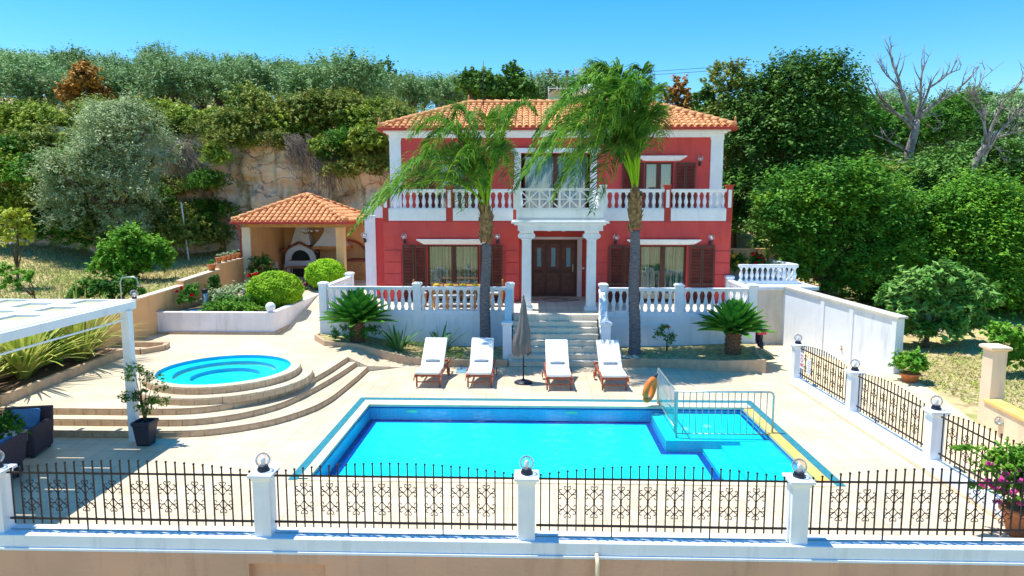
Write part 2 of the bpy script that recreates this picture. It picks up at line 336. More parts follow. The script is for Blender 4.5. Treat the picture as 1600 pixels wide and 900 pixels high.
# cliff face: a skin of rock standing in front of the terrain step
def cliffpt(u, h):
    x = -44 + u * 54; y = cliff_line(x) - .35 + h * .9 + .55 * np.sin(x * 1.1 + h * 3) * (.4 + h) * .5 + .28 * np.sin(x * 2.7 + h * 7) + .12 * np.sin(x * 6.1 - h * 11)
    zb = terr(x, cliff_line(x) - .6) - .6; zt = terr(x, cliff_line(x) + 2.6) + .25
    return x, y, zb + (zt - zb) * h
U, Hh = np.meshgrid(np.linspace(0, 1, 240), np.linspace(0, 1, 40)); X, Y, Z = cliffpt(U, Hh)
Y = Y - .5 * np.sin(Z * 3.3 + X * .2) * .25
V = np.stack([X, Y, Z], -1).reshape(-1, 3); i = np.arange(39 * 240).reshape(39, 240)[:, :-1].ravel()
tag(mesh_np('cliff', V, np.stack([i, i + 1, i + 241, i + 240], 1), 'cliff', smooth=True), kind='structure')

# ---------------------------------------------------------------- paving, levels, pool
ORX0, ORX1, ORY0, ORY1 = -4.28, 5.42, 12.0, 16.95      # coping outer
PX0, PX1, PY0, PY1 = -4.08, 5.2, 12.02, 16.58
mb = MB()      # main deck with the pool hole, z=0
OX0, OX1, OY0, OY1 = -4.46, 5.62, 11.86, 17.22
mb.bx(-13.5, OX0, 9.61, 24.4, -.5, 0); mb.bx(OX1, 7.45, 9.61, 24.4, -.5, 0); mb.bx(OX0, OX1, 9.61, OY0, -.5, 0); mb.bx(OX0, OX1, OY1, 24.4, -.5, 0)
struct(mb, 'pool_deck', 'deck')
mb = MB(); mb.bx(7.45, 9.2, 9.0, 25, -.5, .004)
mb.prism([(9.2, 9.0), (10.0, 9.0), (10.15, 13.5), (10.2, 15.3), (10.95, 18.8), (10.85, 20.3), (9.2, 24.6)], -.5, .004)
M['drive'] = mat('driveway_concrete', (.80, .64, .40), (.72, .56, .34), 1.1, .85, .3, 30, detail=8); struct(mb, 'driveway', 'drive')
# raised upper terrace around the hot tub (z .45) with curved steps
S3 = [(-13.4, 14.64), (-8.79, 14.64), (-7.73, 14.72), (-7.2, 14.95), (-6.75, 15.34), (-6.25, 16.0), (-5.89, 16.81), (-5.68, 18.3), (-5.55, 20.0)]
S2 = [(-13.4, 14.32), (-8.45, 14.34), (-7.56, 14.37), (-7.0, 14.6), (-6.57, 14.9), (-6.2, 15.35), (-5.94, 15.81), (-5.62, 17.2), (-5.42, 18.6), (-5.29, 20.15)]
S1 = [(-13.4, 14.0), (-8.28, 14.02), (-7.26, 14.1), (-6.8, 14.27), (-6.41, 14.5), (-6.05, 14.75), (-5.84, 14.96), (-5.5, 15.5), (-5.25, 16.06), (-5.1, 16.8), (-5.05, 17.6), (-4.98, 19), (-4.96, 20.2)]
def smooth_line(P, n=60):
    P = np.array(P); d = np.r_[0, np.cumsum(np.hypot(*np.diff(P, axis=0).T))]; t = np.linspace(0, d[-1], n)
    x = np.interp(t, d, P[:, 0]); y = np.interp(t, d, P[:, 1])
    for _ in range(3):
        x[1:-1] = (x[:-2] + 2 * x[1:-1] + x[2:]) / 4; y[1:-1] = (y[:-2] + 2 * y[1:-1] + y[2:]) / 4
    return list(zip(x, y))
def slab(line, z0, z1, yb=24.4):
    ln = smooth_line(line, 70); poly = ln + [(ln[-1][0], yb), (-13.4, yb)]
    return MB().prism(poly, z0, z1, 0, 1), ln
def riser_face(ln, z0, z1, off=.012, mi=0):
    m = MB(); n = len(ln)
    for a, b in zip(ln[:-1], ln[1:]):
        m.beam((a[0], a[1] - off, (z0 + z1) / 2), (b[0], b[1] - off, (z0 + z1) / 2), .02, z1 - z0, mi)
    return m
def tiled_riser(ln, z0, z1, name, parent):     # clay tiles along a curve with thin joints
    P = np.array(ln); d = np.r_[0, np.cumsum(np.hypot(*np.diff(P, axis=0).T))]; k = int(d[-1] / .3); m = MB()
    for i in range(k):
        t0 = (i + .03) * .3; t1 = (i + .97) * .3
        a = (np.interp(t0, d, P[:, 0]), np.interp(t0, d, P[:, 1])); b = (np.interp(t1, d, P[:, 0]), np.interp(t1, d, P[:, 1]))
        m.beam((a[0], a[1], (z0 + z1) / 2), (b[0], b[1], (z0 + z1) / 2), .03, z1 - z0)
    return m.build(name, 'riser', parent)
st = root('curved_steps', (-8, 14, 0), 'three curved tiled steps sweeping up from the pool deck to the round hot tub', 'steps')
for line, z0, z1 in ((S1, .004, .15), (S2, .15, .30), (S3, .30, .45)):
    m, ln = slab(line, z0 - (.0 if z0 < .1 else .01), z1); m.build('tread', ['deck', 'riser'], st)
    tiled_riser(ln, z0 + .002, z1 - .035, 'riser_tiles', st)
# nosing lines are part of the treads; the ramp evens out the level change behind the steps
mb = MB(); mb.add([(-5.56, 20.0, .452), (-4.0, 20.6, .004), (-4.0, 24.4, .02), (-5.56, 24.4, .452), (-4.96, 20.05, .17)], [(0, 4, 1, 2, 3)])
mb.add([(-5.56, 20.0, .0), (-4.96, 20.05, .0), (-4.0, 20.6, .0), (-5.56, 20.0, .452), (-4.96, 20.05, .17), (-4.0, 20.6, .004)], [(0, 1, 4, 3), (1, 2, 5, 4)])
struct(mb, 'deck_ramp', 'deck')
mb = MB(); mb.add([(-13.4, 24.4, .45), (-5, 24.4, .45), (-5, 29, 1.3), (-13.4, 29, 1.3)], [(0, 1, 2, 3)]); mb.bx(-13.4, -6.4, 29, 36, .5, 1.3)
mb.bx(-6.4, 8, 26, 36, .2, 1.3); struct(mb, 'garden_path', 'deck')

# swimming pool
pool = root('swimming_pool', (.55, 14.3, 0), 'large rectangular blue mosaic swimming pool with teal gutter and shallow children corner', 'pool')
D0 = -.40
mb = MB(); KX, KY = 2.95, 14.55      # kids' corner block
mb.bx(PX0 - .3, PX1 + .3, PY0 - .3, PY1 + .3, D0 - .2, D0)
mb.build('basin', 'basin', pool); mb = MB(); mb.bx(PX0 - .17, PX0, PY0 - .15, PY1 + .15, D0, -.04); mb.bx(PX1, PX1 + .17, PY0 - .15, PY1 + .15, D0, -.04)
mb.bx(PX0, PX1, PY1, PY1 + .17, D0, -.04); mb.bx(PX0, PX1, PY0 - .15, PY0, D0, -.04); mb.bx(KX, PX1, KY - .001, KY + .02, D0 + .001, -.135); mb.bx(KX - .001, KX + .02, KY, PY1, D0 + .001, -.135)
mb.build('shaded_basin_wall', 'shaded_basin_wall', pool)  # upright faces take the shaded copy of the mosaic
MB().bx(KX + .001, PX1, KY, PY1, D0, -.13).build('shallow_platform', 'basin', pool)
mb = MB()
for i, x in enumerate((3.75, 4.15, 4.55)): mb.bx(x, PX1, PY0, KY, D0 + i * .085 + .001, D0 + (i + 1) * .085)
mb.build('underwater_steps', 'basin', pool)
mb = MB(); e = .004
mb.bx(PX0 + e, KX, PY1 - .012, PY1 - .002, D0, D0 + .03); mb.bx(PX0 + .002, PX0 + .02, PY0, PY1 - .02, D0, D0 + .03)
mb.bx(PX0 + .02, KX - .01, PY1 - .14, PY1 - .013, D0, D0 + e); mb.bx(PX0 + .02, PX0 + .2, PY0, PY1 - .15, D0, D0 + e)
mb.bx(KX - .13, KX - .003, KY - .13, PY1 - .15, D0, D0 + e); mb.bx(KX - .13, 3.74, KY - .13, KY - .002, D0, D0 + e * 1.5); mb.bx(3.6, 3.745, PY0, KY - .14, D0, D0 + e)
mb.bx(PX0 + e, PX1 - e, PY1 - .01, PY1 - .001, -.075, -.041); mb.bx(PX0 + .001, PX0 + .012, PY0, PY1 - .012, -.075, -.041); mb.bx(PX1 - .012, PX1 - .001, PY0, PY1 - .012, -.075, -.041)
mb.bx(KX + .05, PX1 - .02, PY1 - .075, PY1 - .011, -.13, -.126); mb.bx(PX1 - .09, PX1 - .013, KY + .1, PY1 - .08, -.13, -.126)
mb.build('navy_border', 'navy', pool)
mb = MB(); z0, z1 = -.06, .02
mb.bx(ORX0, PX1 + .24, PY1 + .012, PY1 + .39, z0, z1); mb.bx(ORX0, PX0 - .012, PY0 - .1, PY1 + .011, z0, z1); mb.bx(PX0 - .011, PX1 + .24, PY0 - .2, PY0, z0, z1)
mb.build('coping', 'coping', pool, .006)
MB().bx(PX1 + .012, PX1 + .23, PY0 + .01, PY1 - .1, z0, z1 + .002).build('wet_coping', 'coping_y', pool, .006, label='yellow wet coping stones')
mb = MB(); z0, z1 = -.05, .012
mb.bx(OX0, OX1, PY1 + .40, OY1, z0, z1); mb.bx(OX0, ORX0 - .005, OY0, PY1 + .395, z0, z1); mb.bx(PX1 + .245, OX1, OY0, PY1 + .395, z0, z1)
mb.bx(ORX0, PX1 + .24, OY0, PY0 - .205, z0, z1, 1); mb.build('gutter', ['teal', 'coping'], pool)
wv = MB().bx(PX0, PX1, PY0, PY1, -.053, -.05); wv.f = [wv.f[1]]; wv.mi = wv.mi[:1]; wv.sm = wv.sm[:1]
struct(wv, 'water', 'water')
mb = MB()
for x, y in ((3.55, 15.35), (4.1, 15.55)): mb.lathe([(.10, 0), (.10, .008)], (x, y, -.13), 16)
mb.build('drain_cover', 'white_paint', pool)
mb = MB()
for x in (-3.0, 1.0): mb.add([(x + .16 * math.cos(a * PI / 8), PY1 - .014, -.15 + .035 * math.sin(a * PI / 8)) for a in range(16)], [tuple(range(16))])
mb.build('underwater_light', 'coping', pool)

# hot tub
HC = (-7.95, 17.1)
tub = root('hot_tub', (*HC, .45), 'round blue mosaic hot tub on two circular tiled platforms above the curved steps', 'hot tub')
def ring(r0, r1, z0, z1, n=72, c=HC):
    m = MB(); V = []
    for k in range(n):
        a = 2 * PI * k / n; ca, sa = math.cos(a), math.sin(a)
        V += [(c[0] + r0 * ca, c[1] + r0 * sa, z0), (c[0] + r1 * ca, c[1] + r1 * sa, z0), (c[0] + r1 * ca, c[1] + r1 * sa, z1), (c[0] + r0 * ca, c[1] + r0 * sa, z1)]
    F = []
    for k in range(n):
        a = 4 * k; b = 4 * ((k + 1) % n)
        for q in range(4): F.append((a + q, a + (q + 1) % 4, b + (q + 1) % 4, b + q))
    return m.add(V, F)
def circ(r, n=72, c=HC): return [(c[0] + r * math.cos(2 * PI * k / n), c[1] + r * math.sin(2 * PI * k / n)) for k in range(n + 1)]
ring(1.2, 2.17, .451, .615).build('lower_platform', 'deck', tub)
ring(1.62, 1.86, .616, .79).build('rim', 'deck', tub, .01)
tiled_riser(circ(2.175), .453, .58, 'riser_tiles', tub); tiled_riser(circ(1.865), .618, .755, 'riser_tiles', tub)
ring(1.613, 1.622, .452, .785).build('inner_wall', 'shaded_basin_wall', tub)  # tub wall in the same mosaic, darkened as painted shade
ring(1.25, 1.612, .46, .70).build('bench', 'basin', tub)
ring(.85, 1.245, .455, .60).build('lower_bench', 'basin', tub)
MB().prism(circ(.845)[:-1], .452, .50).build('basin_floor', 'basin', tub)
ring(1.240, 1.249, .46, .69).build('bench_face', 'shaded_basin_wall', tub); ring(.838, .8485, .505, .59).build('bench_face', 'shaded_basin_wall', tub)  # thin rings giving the bench sides their painted shade
struct(MB().add([(HC[0] + 1.61 * math.cos(a * PI / 36), HC[1] + 1.61 * math.sin(a * PI / 36), .745) for a in range(72)], [tuple(range(72))]), 'water', 'water')

# ---------------------------------------------------------------- balusters and rails
BAL = [(.075, 0), (.075, .05), (.055, .08), (.045, .12), (.075, .24), (.08, .30), (.06, .40), (.036, .52), (.034, .58), (.05, .61), (.05, .63), (.07, .66), (.07, .70)]
BAL2 = [(r * .95, z * 1.0) for r, z in BAL]
bal_mesh = MB().lathe(BAL2, (0, 0, 0), 10).build('baluster', 'white_paint'); BALM = bal_mesh.data; bpy.data.objects.remove(bal_mesh)
def baluster(parent, x, y, z, h=.7):
    o = bpy.data.objects.new('baluster', BALM); COL.objects.link(o); o.parent = parent; o.location = Vector((x, y, z)) - base_of(parent); o.scale = (1, 1, h / .7); return o
def balustrade(label, a, b, z, n, h=.92, posts=(), group=None, z2=None, end=True, parent=None, mpost='white_paint', pw=.13, cap=True):
    """a,b: ends; z floor level of the plinth"""
    z2 = z if z2 is None else z2
    t = parent or root('balustrade', (a[0], a[1], z), label, 'balustrade', group)
    A = Vector((a[0], a[1], z)); B = Vector((b[0], b[1], z2)); d = B - A
    MB().beam(A + Vector((0, 0, .04)), B + Vector((0, 0, .04)), .2, .08).beam(A + Vector((0, 0, .10)), B + Vector((0, 0, .10)), .16, .04).build('plinth_rail', 'white_paint', t)
    MB().beam(A + Vector((0, 0, h - .03)), B + Vector((0, 0, h - .03)), .2, .07).beam(A + Vector((0, 0, h - .085)), B + Vector((0, 0, h - .085)), .15, .04).build('handrail', 'white_paint', t, .008)
    for i in range(n):
        p = A + d * ((i + .5) / n)
        if any(abs((i + .5) / n - q) < .5 / n + .004 for q in posts if 0 < q < 1): continue
        baluster(t, p.x, p.y, p.z + .12, h - .225)
    for q in posts:
        p = A + d * q
        MB().sq([(pw, 0), (pw, h + .05), (pw + .03, h + .06), (pw + .03, h + .12), (pw - .03, h + .16)] if cap else [(pw, 0), (pw, h + .02)], (p.x, p.y, p.z)).build('post', mpost, t, .006)
    return t

# ---------------------------------------------------------------- front terrace, stairs
TZ = 1.35
tr = root('front_terrace', (.1, 22.8, 0), 'white rendered raised front terrace base below the balusters of the red villa', 'terrace')
mb = MB(); mb.bx(-7.25, -.66, 22.8, 26.5, 0, TZ - .03); mb.bx(2.3, 7.45, 22.65, 26.4, 0, TZ - .03); mb.bx(-.66, 2.3, 22.85, 27.2, 0, TZ - .03)
mb.build('retaining_wall', 'white', tr)
for a, b, y in ((-7.25, -4.1, 22.8), (-3.55, -.75, 22.8), (2.4, 4.5, 22.65), (5.1, 7.2, 22.65)):
    for z in (.98, 1.26): MB().bx(a + .1, b, y - .02, y - .002, z, z + .02).build('wall_moulding', 'white_paint', tr)
mb = MB(); mb.bx(-7.2, 7.4, 22.9, 26.4, TZ - .03, TZ); mb.bx(-.6, 2.3, 22.6, 22.9, TZ - .16, TZ); mb.bx(-6.5, 8, 26.4, 27.3, TZ - .03, TZ)
mb.build('floor', 'terrace_floor', tr)
mb = MB(); cx, cy = .9, 26.2
for r in (.95, .5):
    P = [(cx - r, cy), (cx, cy - r * .65), (cx + r, cy), (cx, cy + r * .65)]
    for i in range(4): a, b = P[i], P[(i + 1) % 4]; mb.beam((*a, TZ + .004), (*b, TZ + .004), .05, .006)
mb.build('floor_mosaic', 'wood', tr)
stp = root('entrance_stairs', (.8, 21, 0), 'wide cream marble stairs rising to the portico of the red villa', 'stairs')
for i in range(8):
    y = 20.82 + i * .255; x0, x1 = (-.62, 2.15)
    if i < 2: x0 -= .1; x1 += .1
    MB().bx(x0, x1, y, 22.84, i * .165 + .005, (i + 1) * .165 - .03).build('riser', 'stair', stp)
    MB().bx(x0 - .01, x1 + .01, y - .03, 22.84, (i + 1) * .165 - .03, (i + 1) * .165).build('tread', 'terrace_floor', stp, .006)
# low stair walls
for x, lb in ((-.78, 'left white stair wall behind the closed parasol, sloping beside the steps'), (2.32, 'right white stair wall with balusters sloping beside the entrance steps')):
    t = root('stair_balustrade', (x, 21.2, 0), lb, 'balustrade', None)
    mb = MB(); mb.add([(x - .1, 21.25, 0), (x + .1, 21.25, 0), (x + .1, 22.8, 0), (x - .1, 22.8, 0), (x - .1, 21.25, .35), (x + .1, 21.25, .35), (x + .1, 22.8, TZ - .04), (x - .1, 22.8, TZ - .04)],
                      [(0, 1, 5, 4), (1, 2, 6, 5), (2, 3, 7, 6), (3, 0, 4, 7), (4, 5, 6, 7)]); mb.build('side_wall', 'white', t)
    balustrade('', (x, 21.3), (x, 22.75), .35, 6, .88, z2=TZ - .03, parent=t)
    MB().sq([(.14, 0), (.14, 1.25), (.18, 1.27), (.18, 1.34), (.1, 1.38)], (x, 21.22, 0)).build('post', 'white_paint', t, .006)
b1 = balustrade('white balustrade left of the entrance stairs, behind the bird of paradise plants', (-7.12, 22.92), (-.75, 22.92), TZ - .03, 27, posts=(0, .505, 1))
b2 = balustrade('white balustrade right of the entrance stairs, behind the right palm and cycad', (2.38, 22.78), (7.33, 22.78), TZ - .03, 21, posts=(0, .51, 1))
b3 = balustrade('short white balustrade along the left end of the terrace by the round hedges', (-7.12, 23.15), (-7.12, 26.3), TZ - .03, 13, posts=(1,))
b4 = balustrade('short white balustrade along the right end of the terrace above the scooter', (7.33, 23.0), (7.33, 25.5), TZ - .03, 10, posts=(1,))
# planting bed kerb
kl = [(-7.25, 23.3), (-7.3, 22.5), (-6.7, 21.6), (-5.6, 21.35), (-3.85, 20.98), (-2.8, 20.75), (-.78, 20.8)]
kr = [(2.45, 20.75), (3.6, 20.9), (4.5, 20.75), (5.6, 20.35), (6.95, 20.22), (7.0, 21.0), (7.45, 22.62)]
def kerb(line, zs, name, label, h=.2):
    t = root('planting_bed', (line[0][0], line[0][1], 0), label, 'flower bed'); m = MB()
    for (a, za), (b, zb) in zip(list(zip(line, zs))[:-1], list(zip(line, zs))[1:]):
        A = Vector((a[0], a[1], za + h - .25)); B = Vector((b[0], b[1], zb + h - .25))
        d = (B - A).normalized() * .02; m.beam(A - d, B + d, .1, .5)
    m.build('kerb', 'riser', t); return t
kb1 = kerb(kl, [.45, .45, .42, .38, .03, .02, .0], 'k', 'tiled planting bed left of the stairs holding the cycad and bird of paradise plants')
kb2 = kerb(kr, [0, .01, .05, .10, .17, .17, .17], 'k', 'tiled planting bed right of the stairs holding the palm and large cycad', .24)
def fan(line, y, zs, parent, mt):
    m = MB()
    for i in range(len(line) - 1):
        a, b = line[i], line[i + 1]; m.add([(a[0], a[1], zs[i]), (b[0], b[1], zs[i + 1]), (b[0], y, zs[i + 1] + .05), (a[0], y, zs[i] + .05)], [(0, 1, 2, 3)])
    return m.build('soil', mt, parent)
fan(kl[1:], 22.79, [.58, .55, .50, .18, .17, .16], kb1, 'bedgrass'); fan(kr[:5] + [(7.4, 20.5)], 22.64, [.2, .22, .25, .30, .36, .36], kb2, 'bedgrass')

# ---------------------------------------------------------------- villa
vl = root('villa', (.9, 27, TZ), 'two storey red villa with white trim, tiled hip roof and portico', 'house')
FY, UY = 25.6, 27.2; X0, X1 = -5.6, 7.36; BZ = 4.45
def wall_with_holes(m, x0, x1, z0, z1, y0, y1, holes, mi=0):
    xs_ = sorted({x0, x1, *[h[0] for h in holes], *[h[1] for h in holes]})
    for a, b in zip(xs_[:-1], xs_[1:]):
        hs_ = [h for h in holes if h[0] <= a + 1e-6 and h[1] >= b - 1e-6]
        if not hs_: m.bx(a, b, y0, y1, z0, z1, mi)
        else:
            h = hs_[0]
            if h[2] > z0 + .01: m.bx(a, b, y0, y1, z0, h[2], mi)
            if h[3] < z1 - .01: m.bx(a, b, y0, y1, h[3], z1, mi)
WL = (-3.95, -2.0, TZ, 3.5); WR = (4.02, 5.75, TZ, 3.5)
mb = MB(); wall_with_holes(mb, X0, -.5, TZ, BZ, FY, FY + .3, [WL]); wall_with_holes(mb, 2.4, X1, TZ, BZ, FY, FY + .3, [WR])
mb.bx(X0, X0 + .3, FY + .3, 33, TZ, BZ); mb.bx(X0, X0 + .3, UY, 33, BZ, 7.6); mb.bx(X1 - .3, X1, FY + .3, 33, TZ, BZ); mb.bx(X1 - .3, X1, UY, 33, BZ, 7.6); mb.bx(X0 + .3, X1 - .3, 32.7, 33, TZ, 7.6)
mb.bx(-.5, -.3, FY + .3, UY, TZ, BZ); mb.bx(2.2, 2.4, FY + .3, UY, TZ, BZ)
wall_with_holes(mb, -.3, 2.2, TZ, BZ, UY, UY + .2, [(-.02, 1.78, TZ, 3.62)])
ULW, URW, UCW = (-3.75, -2.65, 4.6, 6.65), (4.4, 5.5, 4.6, 6.65), (-.45, 2.25, 4.6, 7.0)
wall_with_holes(mb, X0 + .31, X1 - .31, 4.56, 7.6, UY, UY + .3, [ULW, UCW, URW])
mb.build('wall', 'red', vl)
mb = MB()      # groove lines between the rusticated courses: thin raised bands of render
zs_ = [TZ + .02, 1.98, 2.42, 2.86, 3.30, 3.76, 4.4]
for z0, z1 in zip(zs_[:-1], zs_[1:]):
    for a, b in ((X0 + .005, -4.95), (-1.0, -.505), (2.405, 2.8), (6.8, X1 - .005)):
        if z1 > 3.75:
            continue
        MB().bx(a, b, FY - .03, FY - .001, z0 + .018, z1 - .018).build('rusticated_band', 'red', vl)
for a, b in ((X0 + .005, -.505), (2.405, X1 - .005)): MB().bx(a, b, FY - .03, FY - .001, 3.78, 4.36).build('rusticated_band', 'red', vl)
# floor slab and balcony front with white panels
mb = MB(); mb.bx(X0 + .3, X1 - .3, FY + .3, 32.7, BZ - .08, 4.55); mb.bx(-.5, 2.4, 23.35, FY + .3, 4.12 + .001, 4.5)
mb.build('balcony_slab', 'white', vl)
mb = MB(); mb.bx(X0, -.5, FY, FY + .16, BZ, 4.86); mb.bx(2.4, X1, FY, FY + .16, BZ, 4.86); mb.build('balcony_parapet', 'red', vl)
for a, b in ((-5.4, -3.23), (-2.97, -.72), (2.62, 4.87), (5.12, 7.16)): MB().bx(a, b, FY - .035, FY - .002, 4.41, 4.83).build('balcony_panel', 'white_paint', vl)
br = MB(); 
rl = bpy.data.objects.new('balcony_railing', None)
def rail_part(a, b, n, nm='balcony_railing'):
    m = MB().bx(a, b, FY - .02, FY + .18, 5.50, 5.58).bx(a, b, FY + .02, FY + .14, 5.46, 5.50).bx(a, b, FY - .01, FY + .17, 4.83, 4.88)
    o = m.build(nm, 'white_paint', vl)
    for i in range(n):
        q = bpy.data.objects.new('baluster', BALM); COL.objects.link(q); q.parent = o
        q.location = Vector((a + (b - a) * (i + .5) / n, FY + .08, 4.88)) - base_of(vl); q.scale = (1, 1, .58 / .7)
for a, b, n in ((-5.4, -3.23, 9), (-2.97, -.72, 9), (2.62, 4.87, 9), (5.12, 7.16, 9)): rail_part(a, b, n)
for x, y in ((-5.5, FY), (-3.1, FY), (-.6, FY), (2.5, FY), (4.99, FY), (7.26, FY)):
    MB().bx(x - .11, x + .11, y - .04, y + .2, 4.41, 5.68).bx(x - .14, x + .14, y - .07, y + .23, 5.68, 5.73).build('balcony_post', 'redtrim', vl, .004)
    MB().bx(x - .06, x + .06, y - .055, y - .041, 4.9, 5.55).build('post_inset', 'white_paint', vl)
# side railings of the left and right balcony returns
# portico balcony with lattice rail
PYF = 23.4
pt = MB(); pt.bx(-.55, 2.4, PYF, FY - .04, 4.44, 4.84); pt.bx(-.62, 2.47, PYF - .07, PYF, 4.44, 4.5); pt.build('portico_parapet', 'white', vl)
mb = MB(); mb.bx(-.45, 2.3, PYF + .02, PYF + .12, 5.48, 5.56); mb.bx(-.45, 2.3, PYF + .02, PYF + .12, 4.84, 4.90)
xs4 = [-.45 + 2.75 * i / 4 for i in range(5)]
for x in xs4: mb.bx(x - .035, x + .035, PYF + .021, PYF + .119, 4.90, 5.48)
for a, b in zip(xs4[:-1], xs4[1:]):
    a += .035; b -= .035; c = (a + b) / 2; y = PYF + .07
    mb.beam((a, y, 4.9), (b, y, 5.48), .05, .045); mb.beam((a, y + .001, 5.48), (b, y + .001, 4.9), .05, .045); mb.beam((a, y + .002, 5.19), (b, y + .002, 5.19), .05, .04); mb.beam((c, y - .002, 4.9), (c, y - .002, 5.48), .05, .04)
for x in (-.42, 2.27): mb.bx(x - .05, x + .05, PYF + .14, FY - .05, 5.48, 5.56)
mb.build('lattice_railing', 'white_paint', vl)
for x in (-.42, 2.27):
    for k in range(5):
        q = bpy.data.objects.new('baluster', BALM); COL.objects.link(q); q.parent = vl; q.location = Vector((x, PYF + .4 + k * .38, 4.86)) - base_of(vl); q.scale = (1, 1, .62 / .7)
for x in (-.55, 2.4):
    MB().bx(x - .1, x + .1, PYF - .02, PYF + .18, 4.84, 5.62).bx(x - .12, x + .12, PYF - .04, PYF + .2, 5.62, 5.67).build('railing_post', 'white_paint', vl, .004)
# entablature
mb = MB(); mb.bx(-.42, 2.3, PYF + .06, FY - .035, 4.12, 4.24); mb.bx(-.5, 2.38, PYF - .02, FY - .035, 4.24, 4.31); mb.bx(-.62, 2.5, PYF - .12, FY - .034, 4.31, 4.37); mb.bx(-.72, 2.6, PYF - .22, FY - .033, 4.37, 4.439)
mb.build('entablature', 'white_paint', vl, .012)
for x in (-.2, 2.04):
    c = (x, PYF + .28, TZ)
    MB().sq([(.22, 0), (.22, .1), (.18, .14), (.165, .18), (.155, 2.45), (.19, 2.47), (.19, 2.5)], c).build('column', 'white_paint', vl, .01)
    m = MB(); m.bx(x - .24, x + .24, c[1] - .2, c[1] + .2, TZ + 2.68, TZ + 2.77)
    for s in (-1, 1):
        pts = [(x + s * (.21 + .09 * math.cos(a)), 0, TZ + 2.59 + .09 * math.sin(a)) for a in np.linspace(0, 2 * PI, 15)[:-1]]
        k = len(pts); Vv = [(p[0], c[1] - .19, p[2]) for p in pts] + [(p[0], c[1] + .19, p[2]) for p in pts]
        m.add(Vv, [tuple(range(k - 1, -1, -1)), tuple(range(k, 2 * k))] + [(i, (i + 1) % k, k + (i + 1) % k, k + i) for i in range(k)])
        m.lathe([(.03, 0), (.03, .02)], (x + s * .21, c[1] - .2, TZ + 2.58), 8)
    m.bx(x - .2, x + .2, c[1] - .17, c[1] + .17, TZ + 2.5, TZ + 2.67); m.build('capital', 'white_paint', vl)
# door
dr = MB().bx(-.02, 1.78, UY + .06, UY + .12, TZ, 3.62).build('door', 'wood', vl)
mb = MB()
for x0, x1 in ((.04, .5), (.56, 1.12), (1.16, 1.72)):
    for z0, z1 in ((TZ + .15, TZ + .95), (TZ + 1.08, TZ + 2.1)):
        mb.bx(x0 + .03, x1 - .03, UY + .035, UY + .059, z0, z1)
mb.build('door_panel', 'wood2', dr, .01)
for x in (.27, .84, 1.44): MB().bx(x - .08, x + .08, UY + .02, UY + .034, TZ + 1.2, TZ + 1.95).build('door_pane', 'drain', dr)
MB().tube([(1.62, UY - .02, TZ + 1.0), (1.62, UY - .03, TZ + 1.3)], .018).build('handle', 'coping', dr)
mb = MB(); mb.bx(-.22, -.03, UY - .05, UY - .002, TZ, 3.64); mb.bx(1.79, 1.98, UY - .05, UY - .002, TZ, 3.64); mb.bx(-.26, 2.02, UY - .08, UY - .002, 3.64, 3.74); mb.build('door_surround', 'lav', vl, .01)
for x in (.65, 1.2): MB().lathe([(.07, 0), (.07, .03), (.05, .09), (.02, .12)], (x, 26.3, 3.99), 10).build('ceiling_lamp', 'white_paint', vl)
MB().bx(1.99, 2.07, UY - .02, UY - .002, 2.45, 2.53).build('doorbell', 'white_paint', vl)
# windows
def window(x0, x1, z0, z1, y, cm, nleaf=2):
    f = MB(); fw = .07; yy = y + .1
    f.bx(x0, x0 + fw, yy, yy + .08, z0, z1); f.bx(x1 - fw, x1, yy, yy + .08, z0, z1); f.bx(x0 + fw, x1 - fw, yy, yy + .08, z1 - fw, z1); f.bx(x0 + fw, x1 - fw, yy, yy + .08, z0, z0 + .12)
    xm = (x0 + x1) / 2; f.bx(xm - .09, xm + .09, yy - .01, yy + .07, z0 + .12, z1 - fw)
    o = f.build('window', 'wood', vl, .004)
    MB().bx(x0 + fw, x1 - fw, yy + .03, yy + .035, z0 + .12, z1 - fw).build('pane', 'glass', o)
    m = MB(); n = 90; V_ = []; 
    for i in range(n + 1):
        u = i / n; gap = .18 if (.40 < u < .60 and cm == 'curtain') else 0; x = x0 + .05 + (x1 - x0 - .1) * u; yv = yy + .28 + .075 * math.sin(i * .95) + .03 * math.sin(i * .37)
        V_ += [(x, yv, z0 + .02), (x, yv, z1)]
    F_ = [(2 * i, 2 * i + 2, 2 * i + 3, 2 * i + 1) for i in range(n) if not (cm == 'curtain' and (44 < i < 50 or 20 < i < 23))]
    m.add(V_, F_, 0, True); m.build('curtain', cm, o)
    MB().bx(x0 - .3, x1 + .3, yy + .7, yy + .75, z0, z1 + .3).build('room_shade_panel', 'dark', o)  # dark panel carrying the gloom of the unlit room
for wd, cm, y in ((WL, 'curtain', FY), (WR, 'curtain', FY), (ULW, 'curtain_w', UY), (URW, 'curtain_w', UY), ((UCW[0] + .1, UCW[1] - .1, 4.6, 6.95), 'curtain_w', UY)): window(*wd, y, cm)
def shutter(xa, xb, z0, z1, y, ang=0.):
    n = 2; wd = (xb - xa) / 2
    for k in range(n):
        a = xa + k * wd + .01; b = a + wd - .02; m = MB(); yo = y - .09 - (.05 if k == ang else 0)
        m.bx(a, a + .06, yo, yo + .045, z0, z1); m.bx(b - .06, b, yo, yo + .045, z0, z1)
        for zz in (z0, z0 + (z1 - z0) * .3, z1 - .09): m.bx(a + .06, b - .06, yo, yo + .045, zz, zz + .09)
        o = m.build('shutter', 'wood', vl, .003)
        s = MB(); z = z0 + .12
        while z < z1 - .1:
            s.beam((a + .06, yo + .022, z), (b - .06, yo + .022, z), .05, .012, up=(0, -.6, .8)); z += .055
        s.build('louvre', 'wood2', o)
shutter(-4.88, -3.98, TZ + .02, 3.5, FY, 0); shutter(-1.97, -1.1, TZ + .02, 3.5, FY, 1)
